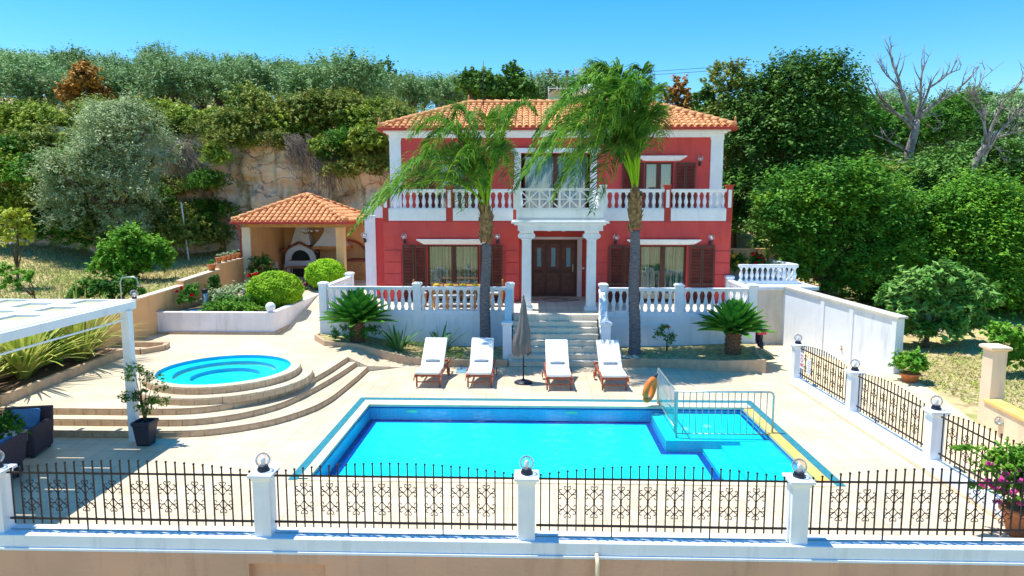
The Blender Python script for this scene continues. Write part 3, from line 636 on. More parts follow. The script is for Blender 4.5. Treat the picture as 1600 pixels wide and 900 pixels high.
shutter(2.87, 3.95, TZ + .02, 3.5, FY, 1); shutter(5.83, 6.78, TZ + .02, 3.5, FY, 0)
shutter(5.55, 6.35, 4.6, 6.62, UY, 0); shutter(3.5, 4.35, 4.6, 6.62, UY, 1); shutter(-2.6, -1.8, 4.6, 6.62, UY, 0); shutter(-4.6, -3.8, 4.6, 6.62, UY, 1)
def cornice(x0, x1, z, y):
    V_ = [(x0 + .22, y - .002, z - .15), (x1 - .22, y - .002, z - .15), (x1 - .22, y - .06, z - .15), (x0 + .22, y - .06, z - .15), (x0, y - .002, z), (x1, y - .002, z), (x1, y - .2, z), (x0, y - .2, z)]
    m = MB().add(V_, [(0, 1, 2, 3), (7, 6, 5, 4), (3, 2, 6, 7), (0, 3, 7, 4), (1, 5, 6, 2)]); m.bx(x0 - .02, x1 + .02, y - .22, y - .003, z, z + .04); m.build('window_cornice', 'white_paint', vl)
cornice(-4.3, -1.62, 3.68, FY - .03); cornice(3.53, 6.2, 3.68, FY - .03); cornice(4.1, 5.95, 6.85, UY); cornice(-4.1, -2.3, 6.85, UY)
mb = MB(); mb.bx(-.72, -.46, UY - .06, UY - .002, 4.56, 7.02); mb.bx(2.26, 2.52, UY - .06, UY - .002, 4.56, 7.02); mb.bx(-.85, 2.65, UY - .12, UY - .002, 7.02, 7.2); mb.build('balcony_door_surround', 'white_paint', vl, .01)
for a, b in ((X0 - .03, X0 + .42), (X1 - .45, X1 + .03)): MB().bx(a, b, UY - .06, UY - .002, 4.56, 7.5).bx(a - .02, b + .02, UY - .08, UY - .001, 7.5, 7.6).build('corner_pilaster', 'white_paint', vl, .006)
mb = MB(); mb.bx(X0 - .04, X1 + .04, UY - .1, 33.05, 7.6, 7.74); mb.bx(X0 - .12, X1 + .12, UY - .2, 33.1, 7.74, 7.8); mb.bx(X0 - .22, X1 + .22, UY - .34, 33.2, 7.8, 7.88); mb.build('roof_cornice', 'white_paint', vl, .01)
# left wing
mb = MB(); mb.bx(-6.1, X0 - .002, 26.5, 32, TZ, 4.5); mb.build('wing_wall', 'red', vl)
mb = MB(); mb.bx(-6.52, -6.1, 26.45, 32, TZ, 4.58); mb.bx(-6.1, X0 - .003, 26.46, 32, 4.5, 4.6); mb.bx(-6.52, -5.62, 26.46, 26.6, 4.6, 4.95); mb.build('wing_pilaster', 'white_paint', vl, .006)
# wall lamps
def wall_lamp(x, y, z):
    m = MB().bx(x - .05, x + .05, y - .03, y - .001, z - .25, z - .12).tube([(x, y - .02, z - .2), (x, y - .12, z - .2), (x, y - .15, z - .1)], .02).lathe([(.05, -.12), (.06, -.08), (.04, -.07)], (x, y - .15, z), 8)
    o = m.build('wall_lamp', 'black', vl); MB().sphere((x, y - .15, z + .03), .12, 14).build('globe', 'globe', o); MB().sphere((x, y - .15, z + .02), .045, 8).build('bulb', 'white_paint', o)
for x, y, z in ((-4.8, FY - .03, 3.8), (-1.3, FY - .03, 3.8), (3.1, FY - .03, 3.78), (6.6, FY - .03, 3.78), (6.5, UY, 6.75), (-6.5, 26.4, 3.8)): wall_lamp(x, y, z)
# hip roofs of barrel tiles
def hip_roof(parent, x0, x1, y0, y1, ez, rx0, rx1, ry, rz, pitch=.25, rowl=.34, finial=True):
    A = [Vector((x0, y0, ez)), Vector((x1, y0, ez)), Vector((x1, y1, ez)), Vector((x0, y1, ez))]; Rl = Vector((rx0, ry, rz)); Rr = Vector((rx1, ry, rz))
    m = MB(); m.add([*A, Rl, Rr], [(0, 1, 5, 4), (1, 2, 5), (2, 3, 4, 5), (3, 0, 4), (3, 2, 1, 0)]); rf = m.build('roof', 'tile', parent)
    m = MB(); faces = [(A[0], A[1], Rr, Rl), (A[1], A[2], Rr, Rr), (A[3], A[0], Rl, Rl), (A[2], A[3], Rl, Rr)]
    for a, b, c, d in faces:
        u = (b - a).normalized(); W = (b - a).length; nrm = (b - a).cross(d - a).normalized(); v = nrm.cross(u).normalized(); Hs = (d - a).dot(v)
        lx0 = (d - a).dot(u); lx1 = (c - a).dot(u); nc = int(W / pitch); pw = W / nc; nrw = max(1, int(Hs / rowl)); rl_ = Hs / nrw
        for i in range(nc):
            cx_ = (i + .5) * pw
            for r in range(nrw):
                v0 = r * rl_ - .03; v1 = (r + 1) * rl_ + .03; vm = (r + .45) * rl_ / Hs
                if cx_ < lx0 * vm - .03 or cx_ > W - (W - lx1) * vm + .03: continue
                V_ = []; ra = pw * .36; jj = rnd.uniform(-.006, .006)
                for vv, lift, k in ((v0, .05, 1.08), (v1, .018, .92)):
                    for q in range(6):
                        an = PI * q / 5; V_.append(a + u * (cx_ + jj - ra * k * math.cos(an)) + v * vv + nrm * (lift + ra * k * .75 * math.sin(an)))
                b_ = len(V_)
                for q in range(6):     # thickness at the lower lip
                    an = PI * q / 5; V_.append(a + u * (cx_ + jj - ra * .84 * math.cos(an)) + v * v0 + nrm * (.03 + ra * .6 * math.sin(an)))
                m.add(V_, [(q, q + 1, q + 7, q + 6) for q in range(5)], 0, True); m.add(V_, [(b_ + q, b_ + q + 1, q + 1, q) for q in range(5)])
    m.build('barrel_tiles', 'tile', rf)
    m = MB()
    for p, q in ((A[0], Rl), (A[1], Rr), (A[2], Rr), (A[3], Rl), (Rl, Rr)):
        L_ = (q - p).length
        if L_ < .1: continue
        n = int(L_ / .36)
        for i in range(n):
            s0 = p + (q - p) * (i / n); s1 = p + (q - p) * ((i + 1.12) / n); m.tube([s0 + Vector((0, 0, .09)), s1 + Vector((0, 0, .06))], [.125, .10], 8)
    m.build('ridge_tiles', 'tile', rf)
    m = MB(); e = .02
    m.beam(A[0] + Vector((-.08, -.06, -.05)), A[1] + Vector((.08, -.06, -.05)), .12, .11); m.beam(A[1] + Vector((.06, 0, -.05)), A[2] + Vector((.06, 0, -.05)), .12, .11); m.beam(A[0] + Vector((-.06, 0, -.05)), A[3] + Vector((-.06, 0, -.05)), .12, .11)
    m.build('gutter', 'redtrim', rf, .02)
    if finial:
        for p in (A[0], A[1], Rl, Rr): MB().lathe([(.09, .0), (.07, .1), (.03, .16), (.05, .2), (.015, .32)], (p.x, p.y, p.z + .08), 8).build('finial', 'tile', rf)
hip_roof(vl, X0 - .32, X1 + .34, UY - .42, 33.3, 7.95, -2.75, 4.95, 30.0, 9.28)

# ---------------------------------------------------------------- garden pavilion
pv = root('barbecue_pavilion', (-10.8, 32.5, 1.3), 'open peach garden pavilion with tiled pyramid roof over an outdoor kitchen', 'pavilion')
mb = MB(); mb.bx(-13.0, -12.75, 30.4, 34.8, 1.3, 4.2); mb.bx(-12.75, -6.6, 34.8, 35.0, 1.3, 4.2); mb.build('wall', 'peach', pv)
MB().bx(-13.02, -12.65, 30.28, 30.398, 1.3, 4.0).build('corner_post', 'peach_pale', pv, .01)
MB().bx(-8.78, -8.42, 30.3, 30.66, 1.3, 4.0).build('post', 'peach', pv, .01)
MB().bx(-13.0, -8.4, 30.3, 30.62, 4.0, 4.2).bx(-8.7, -8.42, 30.66, 34.8, 4.0, 4.2).build('eave_beam', 'teak', pv)
MB().bx(-12.6, -8.6, 30.7, 34.7, 4.14, 4.2).build('ceiling', 'teak', pv)
hip_roof(pv, -13.3, -8.2, 30.0, 35.2, 4.26, -10.78, -10.74, 32.55, 5.42, .24, .34, False)
MB().tube([(-13.2, 30.1, 4.2), (-13.15, 30.25, 4.05), (-13.1, 30.3, 3.9), (-13.1, 30.3, 1.9)], .04).build('downpipe', 'redtrim', pv)
ov = root('bread_oven', (-11.2, 34.2, 1.3), 'white arched bread oven with a tapered chimney inside the pavilion', 'oven')
ox, oy = -11.65, 33.9
MB().bx(ox - .85, ox + .85, oy, 34.79, 1.3, 2.0).build('base', 'white', ov)
m = MB(); V_ = []
for i in range(13):
    a = PI * i / 12; V_ += [(ox - .5 * math.cos(a), oy - .02, 2.25 + .5 * math.sin(a)), (ox - .78 * math.cos(a), oy - .02, 2.15 + .85 * math.sin(a) ** .8 if math.sin(a) > 0 else 2.15)]
V_ += [(v[0], oy + .15, v[2]) for v in V_]
F_ = [];
for i in range(12): F_ += [(2 * i, 2 * i + 1, 2 * i + 3, 2 * i + 2), (26 + 2 * i, 2 * i, 2 * i + 2, 28 + 2 * i), (2 * i + 1, 27 + 2 * i, 29 + 2 * i, 2 * i + 3)]
m.add(V_, F_); m.bx(ox - .78, ox + .78, oy - .03, oy + .2, 2.0, 2.2); m.build('arch', 'white', ov)
MB().bx(ox - .72, ox + .72, oy + .3, 34.79, 2.2, 2.95).build('oven_body', 'dark', ov)  # block coloured near-black as the darkness inside the mouth
MB().bx(ox - .4, ox + .4, oy - .04, oy - .032, 1.4, 1.95).build('niche_shade', 'dark', ov)  # flat dark plate painting the shade of a niche
m = MB(); m.add([(ox - .5, oy + .1, 3.0), (ox + .5, oy + .1, 3.0), (ox + .5, 34.7, 3.0), (ox - .5, 34.7, 3.0), (ox - .22, oy + .4, 4.14), (ox + .22, oy + .4, 4.14), (ox + .22, 34.7, 4.14), (ox - .22, 34.7, 4.14)], [(0, 1, 5, 4), (1, 2, 6, 5), (2, 3, 7, 6), (3, 0, 4, 7)]); m.build('chimney', 'white', ov)
m = MB()
for s in (-1, 1): m.beam((ox + s * .95, oy - .06, 2.65), (ox, oy - .06, 3.15), .1, .1)
m.build('brick_gable', 'brick', ov)
hd = root('grill_hood', (-9.3, 34.2, 1.3), 'white flared grill hood over a brick barbecue, right of the bread oven', 'barbecue')
hx = -10.1; prof = [(.85, 2.95), (.8, 3.0), (.55, 3.3), (.36, 3.65), (.28, 4.14)]; V_ = []
for r, z in prof: V_ += [(hx - r, 34.2 - r * .5, z), (hx + r, 34.2 - r * .5, z), (hx + r, 34.79, z), (hx - r, 34.79, z)]
MB().add(V_, [(i * 4 + j, i * 4 + (j + 1) % 4, i * 4 + 4 + (j + 1) % 4, i * 4 + 4 + j) for i in range(4) for j in range(4)]).build('hood', 'white', hd)
MB().bx(hx - .9, hx + .9, 33.72, 34.7, 2.8, 2.95).build('mantel', 'teak', hd); MB().bx(hx - .85, hx + .85, 33.9, 34.75, 1.3, 2.1).build('grill_base', 'brick', hd)
ct = root('outdoor_counter', (-7.7, 34, 1.3), 'terracotta tiled counter with an arched brick back, right of the pavilion post', 'counter')
MB().bx(-9.2, -8.35, 33.5, 34.7, 1.3, 2.2).build('cabinet', 'teak', ct); MB().bx(-9.25, -8.28, 33.45, 34.75, 2.2, 2.28).build('worktop', 'brick', ct)
m = MB()
for i in range(8):
    a0, a1 = PI / 2 * i / 8, PI / 2 * (i + 1) / 8; m.beam((-9.4 + 1.0 * math.sin(a0), 34.6, 2.3 + .9 * math.cos(a0)), (-9.4 + 1.0 * math.sin(a1), 34.6, 2.3 + .9 * math.cos(a1)), .2, .1)
m.build('brick_arch', 'brick', ct)
ch = root('chandelier', (-10.0, 32.6, 3.6), 'small dark chandelier with pale cups hanging in the pavilion', 'chandelier')
m = MB().tube([(-10.7, 32.6, 4.14), (-10.7, 32.6, 3.7)], .015)
for k in range(6): a = k * PI / 3; m.tube([(-10.7, 32.6, 3.7), (-10.7 + .25 * math.cos(a), 32.6 + .25 * math.sin(a), 3.62), (-10.7 + .38 * math.cos(a), 32.6 + .38 * math.sin(a), 3.72)], .015)
m.build('frame', 'brick', ch); m = MB()
for k in range(6): a = k * PI / 3; m.lathe([(.03, 0), (.07, .08)], (-10.7 + .38 * math.cos(a), 32.6 + .38 * math.sin(a), 3.72), 8)
m.build('lamp_cups', 'white_paint', ch)
def dining_table(x, y, z, l, wd, label, mt='teak'):
    t = root('dining_table', (x, y, z), label, 'table')
    MB().bx(x - l / 2, x + l / 2, y - wd / 2, y + wd / 2, z + .72, z + .76).build('tabletop', mt, t, .01)
    for sx in (-1, 1):
        for sy in (-1, 1): MB().bx(x + sx * (l / 2 - .1) - .035, x + sx * (l / 2 - .1) + .035, y + sy * (wd / 2 - .1) - .035, y + sy * (wd / 2 - .1) + .035, z, z + .719).build('leg', mt, t)
dining_table(-10.8, 32.2, 1.3, 1.9, .9, 'wooden dining table standing in the shade of the pavilion')
def chair_proto(mt, cm, label, grp):
    t = root('dining_chair', (0, 0, 0), label, 'chair', grp)
    for sx in (-1, 1):
        MB().bx(sx * .2 - .02, sx * .2 + .02, -.22, -.18, 0, .43).build('leg', mt, t); MB().beam((sx * .2, .2, 0), (sx * .2, .24, .95), .04, .04).build('leg', mt, t)
    MB().bx(-.23, .23, -.24, .22, .43, .46).build('seat', mt, t)
    m = MB()
    for z in (.58, .7, .82, .92): m.bx(-.2, .2, .21, .235, z, z + .05)
    m.build('backrest', mt, t); MB().bx(-.21, .21, -.23, .17, .46, .51).build('seat_cushion', cm, t, .015)
    return t
pc = chair_proto('white_paint', 'bluegrey', 'blue grey dining chair at the left end of the pavilion table', 'chairs in the pavilion')
pc.location = (-12.0, 32.0, 1.3); pc.rotation_euler = (0, 0, R(80))
dup(pc, (-10.9, 33.0, 1.3), R(0), 'blue grey dining chair behind the pavilion table before the oven'); dup(pc, (-10.1, 33.0, 1.3), R(-5), 'blue grey dining chair behind the right end of the pavilion table')

# terrace furniture
dining_table(-2.6, 24.5, TZ, 2.0, .9, 'honey wood dining table on the front terrace behind the balusters')
wc = chair_proto('teak', 'bluegrey', 'wooden terrace chair', 'wooden chairs around the terrace table')
wc.location = (-4.05, 24.35, TZ); wc.rotation_euler = (0, 0, R(95)); wc['label'] = 'wooden chair at the left end of the terrace table'
for k, (x, y, rz, lb) in enumerate(((-3.25, 23.6, 178, 'wooden chair nearest the left baluster post on the terrace'), (-2.75, 23.58, 183, 'second wooden chair from the baluster post, back to the pool'),
                                    (-2.2, 23.62, 180, 'third wooden chair from the baluster post, back to the pool'), (-1.3, 24.5, -92, 'wooden chair at the right end of the terrace table by the palm'))):
    dup(wc, (x, y, TZ), R(rz), lb)
lh = ('left', 'middle', 'right')
m0 = None
for k, x in enumerate((-3.3, -2.85, -2.4, -1.95)):
    lb = ('yellow round cushion over the chair back nearest the white baluster post', 'second yellow cushion from the baluster post on the terrace chairs', 'third yellow cushion from the baluster post on the terrace chairs', 'yellow round cushion nearest the left palm trunk on the terrace')[k]
    tag(MB().sphere((x, 23.35, TZ + .88), .13, 12, sz=.6).build('cushion', 'petal_yellow', loc=(x, 23.35, TZ + .8)), lb, 'cushion', 'yellow cushions on the terrace chairs')

# ---------------------------------------------------------------- boundary walls
pw_ = root('peach_boundary_wall', (-13.3, 25, .45), 'stepped peach boundary wall with pale coping running down from the pavilion to the pergola', 'wall')
segs = [((-13.0, 30.4), (-13.1, 28.2), 2.6, 2.52), ((-13.1, 28.2), (-13.2, 25.3), 2.3, 2.12), ((-13.2, 25.3), (-13.35, 22.3), 1.95, 1.8), ((-13.35, 22.3), (-13.55, 14.6), 1.6, 1.4), ((-13.55, 14.6), (-13.6, 9.6), 1.1, 1.1)]
for a, b, z0, z1 in segs:
    m = MB(); x0 = a[0]; x1 = b[0]; wd = .26
    m.add([(a[0], a[1], -.5), (a[0] - wd, a[1], -.5), (b[0] - wd, b[1], -.5), (b[0], b[1], -.5), (a[0], a[1], z0), (a[0] - wd, a[1], z0), (b[0] - wd, b[1], z1), (b[0], b[1], z1)], [(0, 3, 7, 4), (1, 5, 6, 2), (0, 4, 5, 1), (3, 2, 6, 7), (4, 7, 6, 5)])
    m.build('wall_section', 'peach', pw_)
    MB().beam((a[0] - .13, a[1] + .02, z0 + .02), (b[0] - .13, b[1] + .02, z1 + .02), .31, .045).build('coping', 'peach_pale', pw_, .008)
# garden bed
gb = root('raised_garden_bed', (-11.2, 23.7, .45), 'low pale walled garden bed holding the round hedges before the pavilion', 'flower bed')
MB().bx(-13.28, -9.1, 23.5, 23.68, .4, 1.2).bx(-9.28, -9.1, 23.68, 29.5, .4, 1.2).build('wall', 'lav', gb)
MB().bx(-13.3, -9.07, 23.46, 23.71, 1.2, 1.235).bx(-9.3, -9.07, 23.71, 29.5, 1.2, 1.235).build('coping', 'lav', gb, .008)
MB().bx(-13.25, -9.0, 23.44, 23.499, .45, .53).bx(-9.099, -9.03, 23.5, 29.5, .45, .55).build('skirting', 'riser', gb)
MB().bx(-13.0, -9.28, 23.68, 30.2, .4, 1.12).build('soil', 'soil', gb)
bl = root('ball_lamp', (-9.25, 23.62, 1.23), 'white ball lamp on the corner of the garden bed wall', 'lamp'); MB().sphere((-9.25, 23.62, 1.42), .17, 18).build('globe', 'white_paint', bl); MB().lathe([(.09, 0), (.07, .05)], (-9.25, 23.62, 1.235), 10).build('base', 'white_paint', bl)
bo = root('bollard_light', (-12.2, 24.9, 1.12), 'grey cylindrical bollard light among the roses by the peach wall', 'lamp')
MB().lathe([(.1, 0), (.1, .62)], (-12.2, 24.9, 1.12), 14).build('column', 'steel', bo); MB().lathe([(.1, 0), (.1, .1), (.12, .11), (.12, .14), (.02, .16)], (-12.2, 24.9, 1.74), 14).build('head', 'black', bo)
# white driveway wall
dwl = root('driveway_wall', (10, 22, 0), 'tall white rendered driveway wall with thin pilasters right of the terrace', 'wall')
a, b = Vector((8.95, 24.2, 0)), Vector((10.75, 20.15, 0)); d = (b - a).normalized(); nn = Vector((-d.y, d.x, 0)) * -1
def dwall(t0, t1, off0, off1, z0a, z1a, z0b=None, z1b=None, nm='w', mt='white', par=dwl):
    p = a + (b - a) * t0; q = a + (b - a) * t1; n_ = Vector((d.y, -d.x, 0))
    V_ = [p + n_ * off0, q + n_ * off0, q + n_ * off1, p + n_ * off1]; z0b = z0a if z0b is None else z0b; z1b = z1a if z1b is None else z1b
    W_ = [(V_[0].x, V_[0].y, z0a), (V_[1].x, V_[1].y, z0b), (V_[2].x, V_[2].y, z0b), (V_[3].x, V_[3].y, z0a), (V_[0].x, V_[0].y, z1a), (V_[1].x, V_[1].y, z1b), (V_[2].x, V_[2].y, z1b), (V_[3].x, V_[3].y, z1a)]
    return MB().add(W_, [(3, 2, 1, 0), (4, 5, 6, 7), (0, 1, 5, 4), (1, 2, 6, 5), (2, 3, 7, 6), (3, 0, 4, 7)]).build(nm, mt, par, .006)
dwall(0, 1, -.3, 0, 0, 2.08, 0, 1.66, 'wall_body'); dwall(-.01, 1.015, -.36, .06, 2.081, 2.15, 1.661, 1.73, 'coping', 'beige')
for t in (.36, .62, .965): dwall(t, t + .035, 0, .035, 0, 2.08 - .42 * t, None, None, 'pilaster', 'white_paint')
gw = root('side_building', (8.2, 26, 0), 'pale beige side wall with white top band behind the terrace corner', 'wall')
MB().bx(7.6, 9.0, 24.5, 30, 0, 1.98).build('wall', 'beige', gw); MB().bx(7.5, 10.2, 24.4, 30.5, 1.98, 2.1).build('slab', 'white', gw, .01); MB().bx(9.0, 9.9, 24.52, 30, 0, 1.98).build('wall', 'white', gw)
balustrade('white balustrade on the raised side yard right of the villa, before the roses', (7.6, 25.3), (9.75, 25.3), 2.1, 11, .72, posts=())
bw = root('back_yard_wall', (9, 29, 2.1), 'peach wall behind the roses right of the villa', 'wall'); MB().bx(7.4, 10.0, 28.6, 28.85, 1.5, 3.2).build('wall', 'peach', bw)
balustrade('short white balustrade running back from the side yard corner beneath the trees', (9.75, 25.5), (9.3, 30), 2.1, 14, .72)
# peach gate pillar and low wall at right
pp = root('gate_pillar', (10.45, 15.6, 0), 'pale peach gate pillar with moulded cap beside the grass at right', 'pillar')
MB().bx(10.32, 10.64, 15.3, 15.66, -.2, 1.74).build('shaft', 'peach_pale', pp, .01); MB().sq([(.17, 0), (.23, .04), (.23, .09), (.17, .12)], (10.48, 15.48, 1.74)).build('cap', 'peach_pale', pp, .006)
lw = root('low_driveway_wall', (10.3, 12, 0), 'low pale peach driveway wall with orange coping at the right edge', 'wall')
V_ = [(10.2, 15.28), (10.5, 15.28), (10.0, 9.5), (9.7, 9.5)]
MB().prism([V_[3], V_[2], V_[1], V_[0]], -.2, .6).build('wall', 'peach_pale', lw); MB().prism([(9.66, 9.5), (10.04, 9.5), (10.54, 15.28), (10.16, 15.28)], .6, .66).build('coping', 'coping_y', lw, .01)
wlp = root('bulkhead_light', (10.1, 14.6, .4), 'round bulkhead light on the low driveway wall', 'lamp'); MB().sphere((10.1, 14.6, .36), .1, 12).build('lens', 'globe', wlp); MB().lathe([(.11, 0), (.11, .03)], (10.13, 14.6, .3), 12).build('collar', 'steel', wlp)
tp = root('garden_tap', (10.0, 21.8, .4), 'brass garden tap on the white driveway wall', 'tap'); MB().tube([(10.08, 21.95, .42), (9.98, 21.9, .42), (9.95, 21.88, .36)], .03).build('spout', 'teak', tp); MB().sphere((10.0, 21.93, .47), .05, 8).build('knob', 'brick', tp)

# ---------------------------------------------------------------- front wall, fence
fw = root('front_retaining_wall', (0, 9.4, 0), 'long peach retaining wall with white cap running across the foreground', 'wall')
mb = MB(); wall_with_holes(mb, -14, 7.9, -2.6, -.06, 9.3, 9.6, [(-4.13, -3.0, -1.2, -.205)]); mb.bx(-4.13, -3.0, 9.42, 9.6, -1.2, -.205); mb.build('wall', 'peach_front', fw)
MB().bx(-14, 7.9, 9.30, 9.6, -.06, -.02).build('ledge', 'white', fw, .006)
MB().bx(-14, 7.9, 9.325, 9.68, -.019, .17).build('curb', 'white', fw, .012)
wsp = root('water_spout', (.94, 9.2, -.05), 'short cream drain spout sticking out of the front wall', 'pipe'); MB().tube([(.94, 9.5, .005), (.94, 9.2, .0), (.94, 9.17, -.05), (.94, 9.17, -.6)], .03, 8).build('pipe', 'coping', wsp)
def fence_post(x, y, label, z0=.0, h=1.13, wd=.122):
    t = root('fence_post', (x, y, z0), label, 'fence post', 'white fence posts topped with glass globe lamps')
    MB().sq([(wd, 0), (wd, h - .12), (wd + .015, h - .1), (wd + .02, h - .06), (wd + .055, h - .05), (wd + .055, h - .01), (wd + .02, h + .005)], (x, y, z0)).build('shaft', 'white_paint', t, .004)
    MB().lathe([(.085, 0), (.09, .03), (.07, .05), (.075, .07), (.05, .085)], (x, y, z0 + h + .005), 14).build('lamp_collar', 'black', t)
    g_ = MB().sphere((x, y, z0 + h + .165), .108, 22).build('globe', 'globe', t)
    MB().lathe([(.025, 0), (.028, .04), (.036, .09), (.016, .13)], (x, y, z0 + h + .08), 10).build('bulb', 'white_paint', g_)
    return t
for x, lb in ((-7.93, 'white fence post with globe lamp at the left edge beside the wicker chair'), (-3.93, 'white front fence post with globe lamp, between the hot tub steps and pool corner'), (-.07, 'white front fence post with globe lamp, before the middle of the pool'), (3.83, 'white front fence post with globe lamp, before the underwater steps of the pool')):
    fence_post(x, 9.5, lb)
fence_post(7.75, 9.6, 'white corner fence post with globe lamp at the far right of the front fence')
for x, y, lb in ((7.42, 18.95, 'white side fence post with globe lamp nearest the house'), (7.55, 15.85, 'white side fence post with globe lamp, second from the house'), (7.66, 12.8, 'white side fence post with globe lamp, third from the house')):
    fence_post(x, y, lb, h=1.15)
sw_ = root('side_fence_curb', (7.5, 14, 0), 'low white curb carrying the side fence between pool deck and driveway', 'wall')
MB().prism([(7.3, 18.9), (7.56, 9.75), (7.86, 9.75), (7.56, 19.1), (7.32, 19.15)], 0, .2).build('curb', 'white', sw_, .01)
MB().prism([(7.22, 18.9), (7.47, 9.75), (7.56, 9.75), (7.3, 18.9)], 0, .012).build('skirting', 'riser', sw_)
def scroll_mesh():
    m = MB(); r = .0068
    def curl(cx_, cz_, sx, sz):       # S scroll from the bar outwards ending in a spiral
        pts = []
        for i in range(9): t = i / 8; pts.append((sx * (.0 + .085 * t ** 1.2), 0, sz * (.015 + .13 * math.sin(t * PI / 2) ** .9)))
        # main arm
        m.tube([(0, 0, sz * .02), (sx * .03, 0, sz * .07), (sx * .065, 0, sz * .105), (sx * .10, 0, sz * .115), (sx * .125, 0, sz * .105), (sx * .138, 0, sz * .08), (sx * .13, 0, sz * .055), (sx * .108, 0, sz * .048), (sx * .095, 0, sz * .062), (sx * .1, 0, sz * .075)], r, 4)
        m.tube([(sx * .055, 0, sz * .10), (sx * .085, 0, sz * .125), (sx * .115, 0, sz * .15), (sx * .12, 0, sz * .175), (sx * .10, 0, sz * .19), (sx * .082, 0, sz * .18)], r, 4)
        m.tube([(0, 0, sz * .165), (sx * .03, 0, sz * .185), (sx * .05, 0, sz * .21), (sx * .045, 0, sz * .235), (sx * .025, 0, sz * .238), (sx * .02, 0, sz * .22)], r, 4)
        m.tube([(0, 0, sz * .165), (sx * .03, 0, sz * .15), (sx * .06, 0, sz * .105)], r, 4)
    for sx in (-1, 1):
        for sz in (-1, 1): curl(0, 0, sx, sz)
    m.lathe([(.012, -.03), (.016, 0), (.012, .03)], (0, 0, 0), 6); m.lathe([(.012, -.02), (.016, 0), (.012, .02)], (0, 0, .165), 6); m.lathe([(.012, -.02), (.016, 0), (.012, .02)], (0, 0, -.165), 6)
    return m
o_ = scroll_mesh().build('scroll', 'iron'); SCR = o_.data; bpy.data.objects.remove(o_)
o_ = MB().bx(-.0085, .0085, -.0085, .0085, 0, 1).build('bar', 'iron'); BARM = o_.data; bpy.data.objects.remove(o_)
o_ = MB().sphere((0, 0, 0), .019, 8).build('bar_finial', 'iron'); KNM = o_.data; bpy.data.objects.remove(o_)
def fence_panel(A, B, label, n=28, ns=8, zc=.17, rz_=1.06, arch=.16):
    t = root('iron_fence', (A[0], A[1], zc), label, 'fence', 'black wrought iron fence panels between white posts'); A = Vector((*A, 0)); B = Vector((*B, 0)); d = B - A; ang = math.atan2(d.y, d.x)
    MB().beam(A + Vector((0, 0, rz_)), B + Vector((0, 0, rz_)), .024, .024).build('top_rail', 'iron', t); MB().beam(A + Vector((0, 0, .35)), B + Vector((0, 0, .35)), .024, .028).build('bottom_rail', 'iron', t)
    MB().beam(A + Vector((0, 0, zc + .01)), B + Vector((0, 0, zc + .01)), .02, .01).build('curb_strip', 'steel', t)
    first = (n - 1 - (ns - 1) * 3) // 2
    for i in range(n):
        u = (i + .5) / n; p = A + d * u; ztop = rz_ + .04 + arch * math.sin(PI * u) ** .8; sup = i in (round(n * .28), round(n * .68)); zb = zc if sup else .27
        q = bpy.data.objects.new('bar', BARM); COL.objects.link(q); q.parent = t; q.location = Vector((p.x, p.y, zb)) - base_of(t); q.scale = (1, 1, ztop - zb); q.rotation_euler = (0, 0, ang)
        q = bpy.data.objects.new('bar_finial', KNM); COL.objects.link(q); q.parent = t; q.location = Vector((p.x, p.y, ztop)) - base_of(t)
        if i >= first and (i - first) % 3 == 0 and (i - first) // 3 < ns:
            q = bpy.data.objects.new('scroll', SCR); COL.objects.link(q); q.parent = t; q.location = Vector((p.x, p.y, .71)) - base_of(t); q.rotation_euler = (0, 0, ang)
fence_panel((-7.79, 9.5), (-4.07, 9.5), 'black iron fence panel at the left of the front fence, before the shaded paving', 27)
fence_panel((-3.79, 9.5), (-.21, 9.5), 'black iron fence panel before the left half of the pool')
fence_panel((.07, 9.5), (3.69, 9.5), 'black iron fence panel before the right half of the pool')
fence_panel((3.97, 9.5), (7.6, 9.55), 'black iron fence panel at the right of the front fence by the flowering bush')
fence_panel((7.44, 18.78), (7.54, 16.02), 'black iron side fence panel nearest the house, carrying two small signs', 21, 6, .2)
fence_panel((7.56, 15.68), (7.65, 12.97), 'black iron side fence panel between the second and third side posts', 21, 6, .2)
fence_panel((7.67, 12.63), (7.75, 9.78), 'black iron side fence panel behind the pink flowering bush', 21, 6, .2)
# signs on the side fence
sg = root('pool_sign', (7.42, 18.5, .7), 'small white sign with red text hanging on the side fence', 'sign')
MB().bx(7.385, 7.395, 18.42, 18.66, .55, .98).build('plate', 'white_paint', sg)
m = MB()
for z in (.62, .66, .90): m.bx(7.38, 7.384, 18.45, 18.63, z, z + .022)
for k in range(12):
    a0, a1 = 2 * PI * k / 12, 2 * PI * (k + 1) / 12; m.beam((7.381, 18.54 + .06 * math.cos(a0), .79 + .06 * math.sin(a0)), (7.381, 18.54 + .06 * math.cos(a1), .79 + .06 * math.sin(a1)), .004, .016)
m.build('red_print', 'petal_red', sg)
sg = root('notice_board', (7.42, 18.0, .7), 'small plain white notice hanging on the side fence beside the red sign', 'sign'); MB().bx(7.39, 7.40, 17.95, 18.2, .5, .92).build('plate', 'white_paint', sg)
m = MB()
for k in range(6): m.bx(7.386, 7.389, 17.98, 18.17 - .03 * (k % 3), .56 + k * .055, .568 + k * .055)
m.build('print_lines', 'taupe', sg)

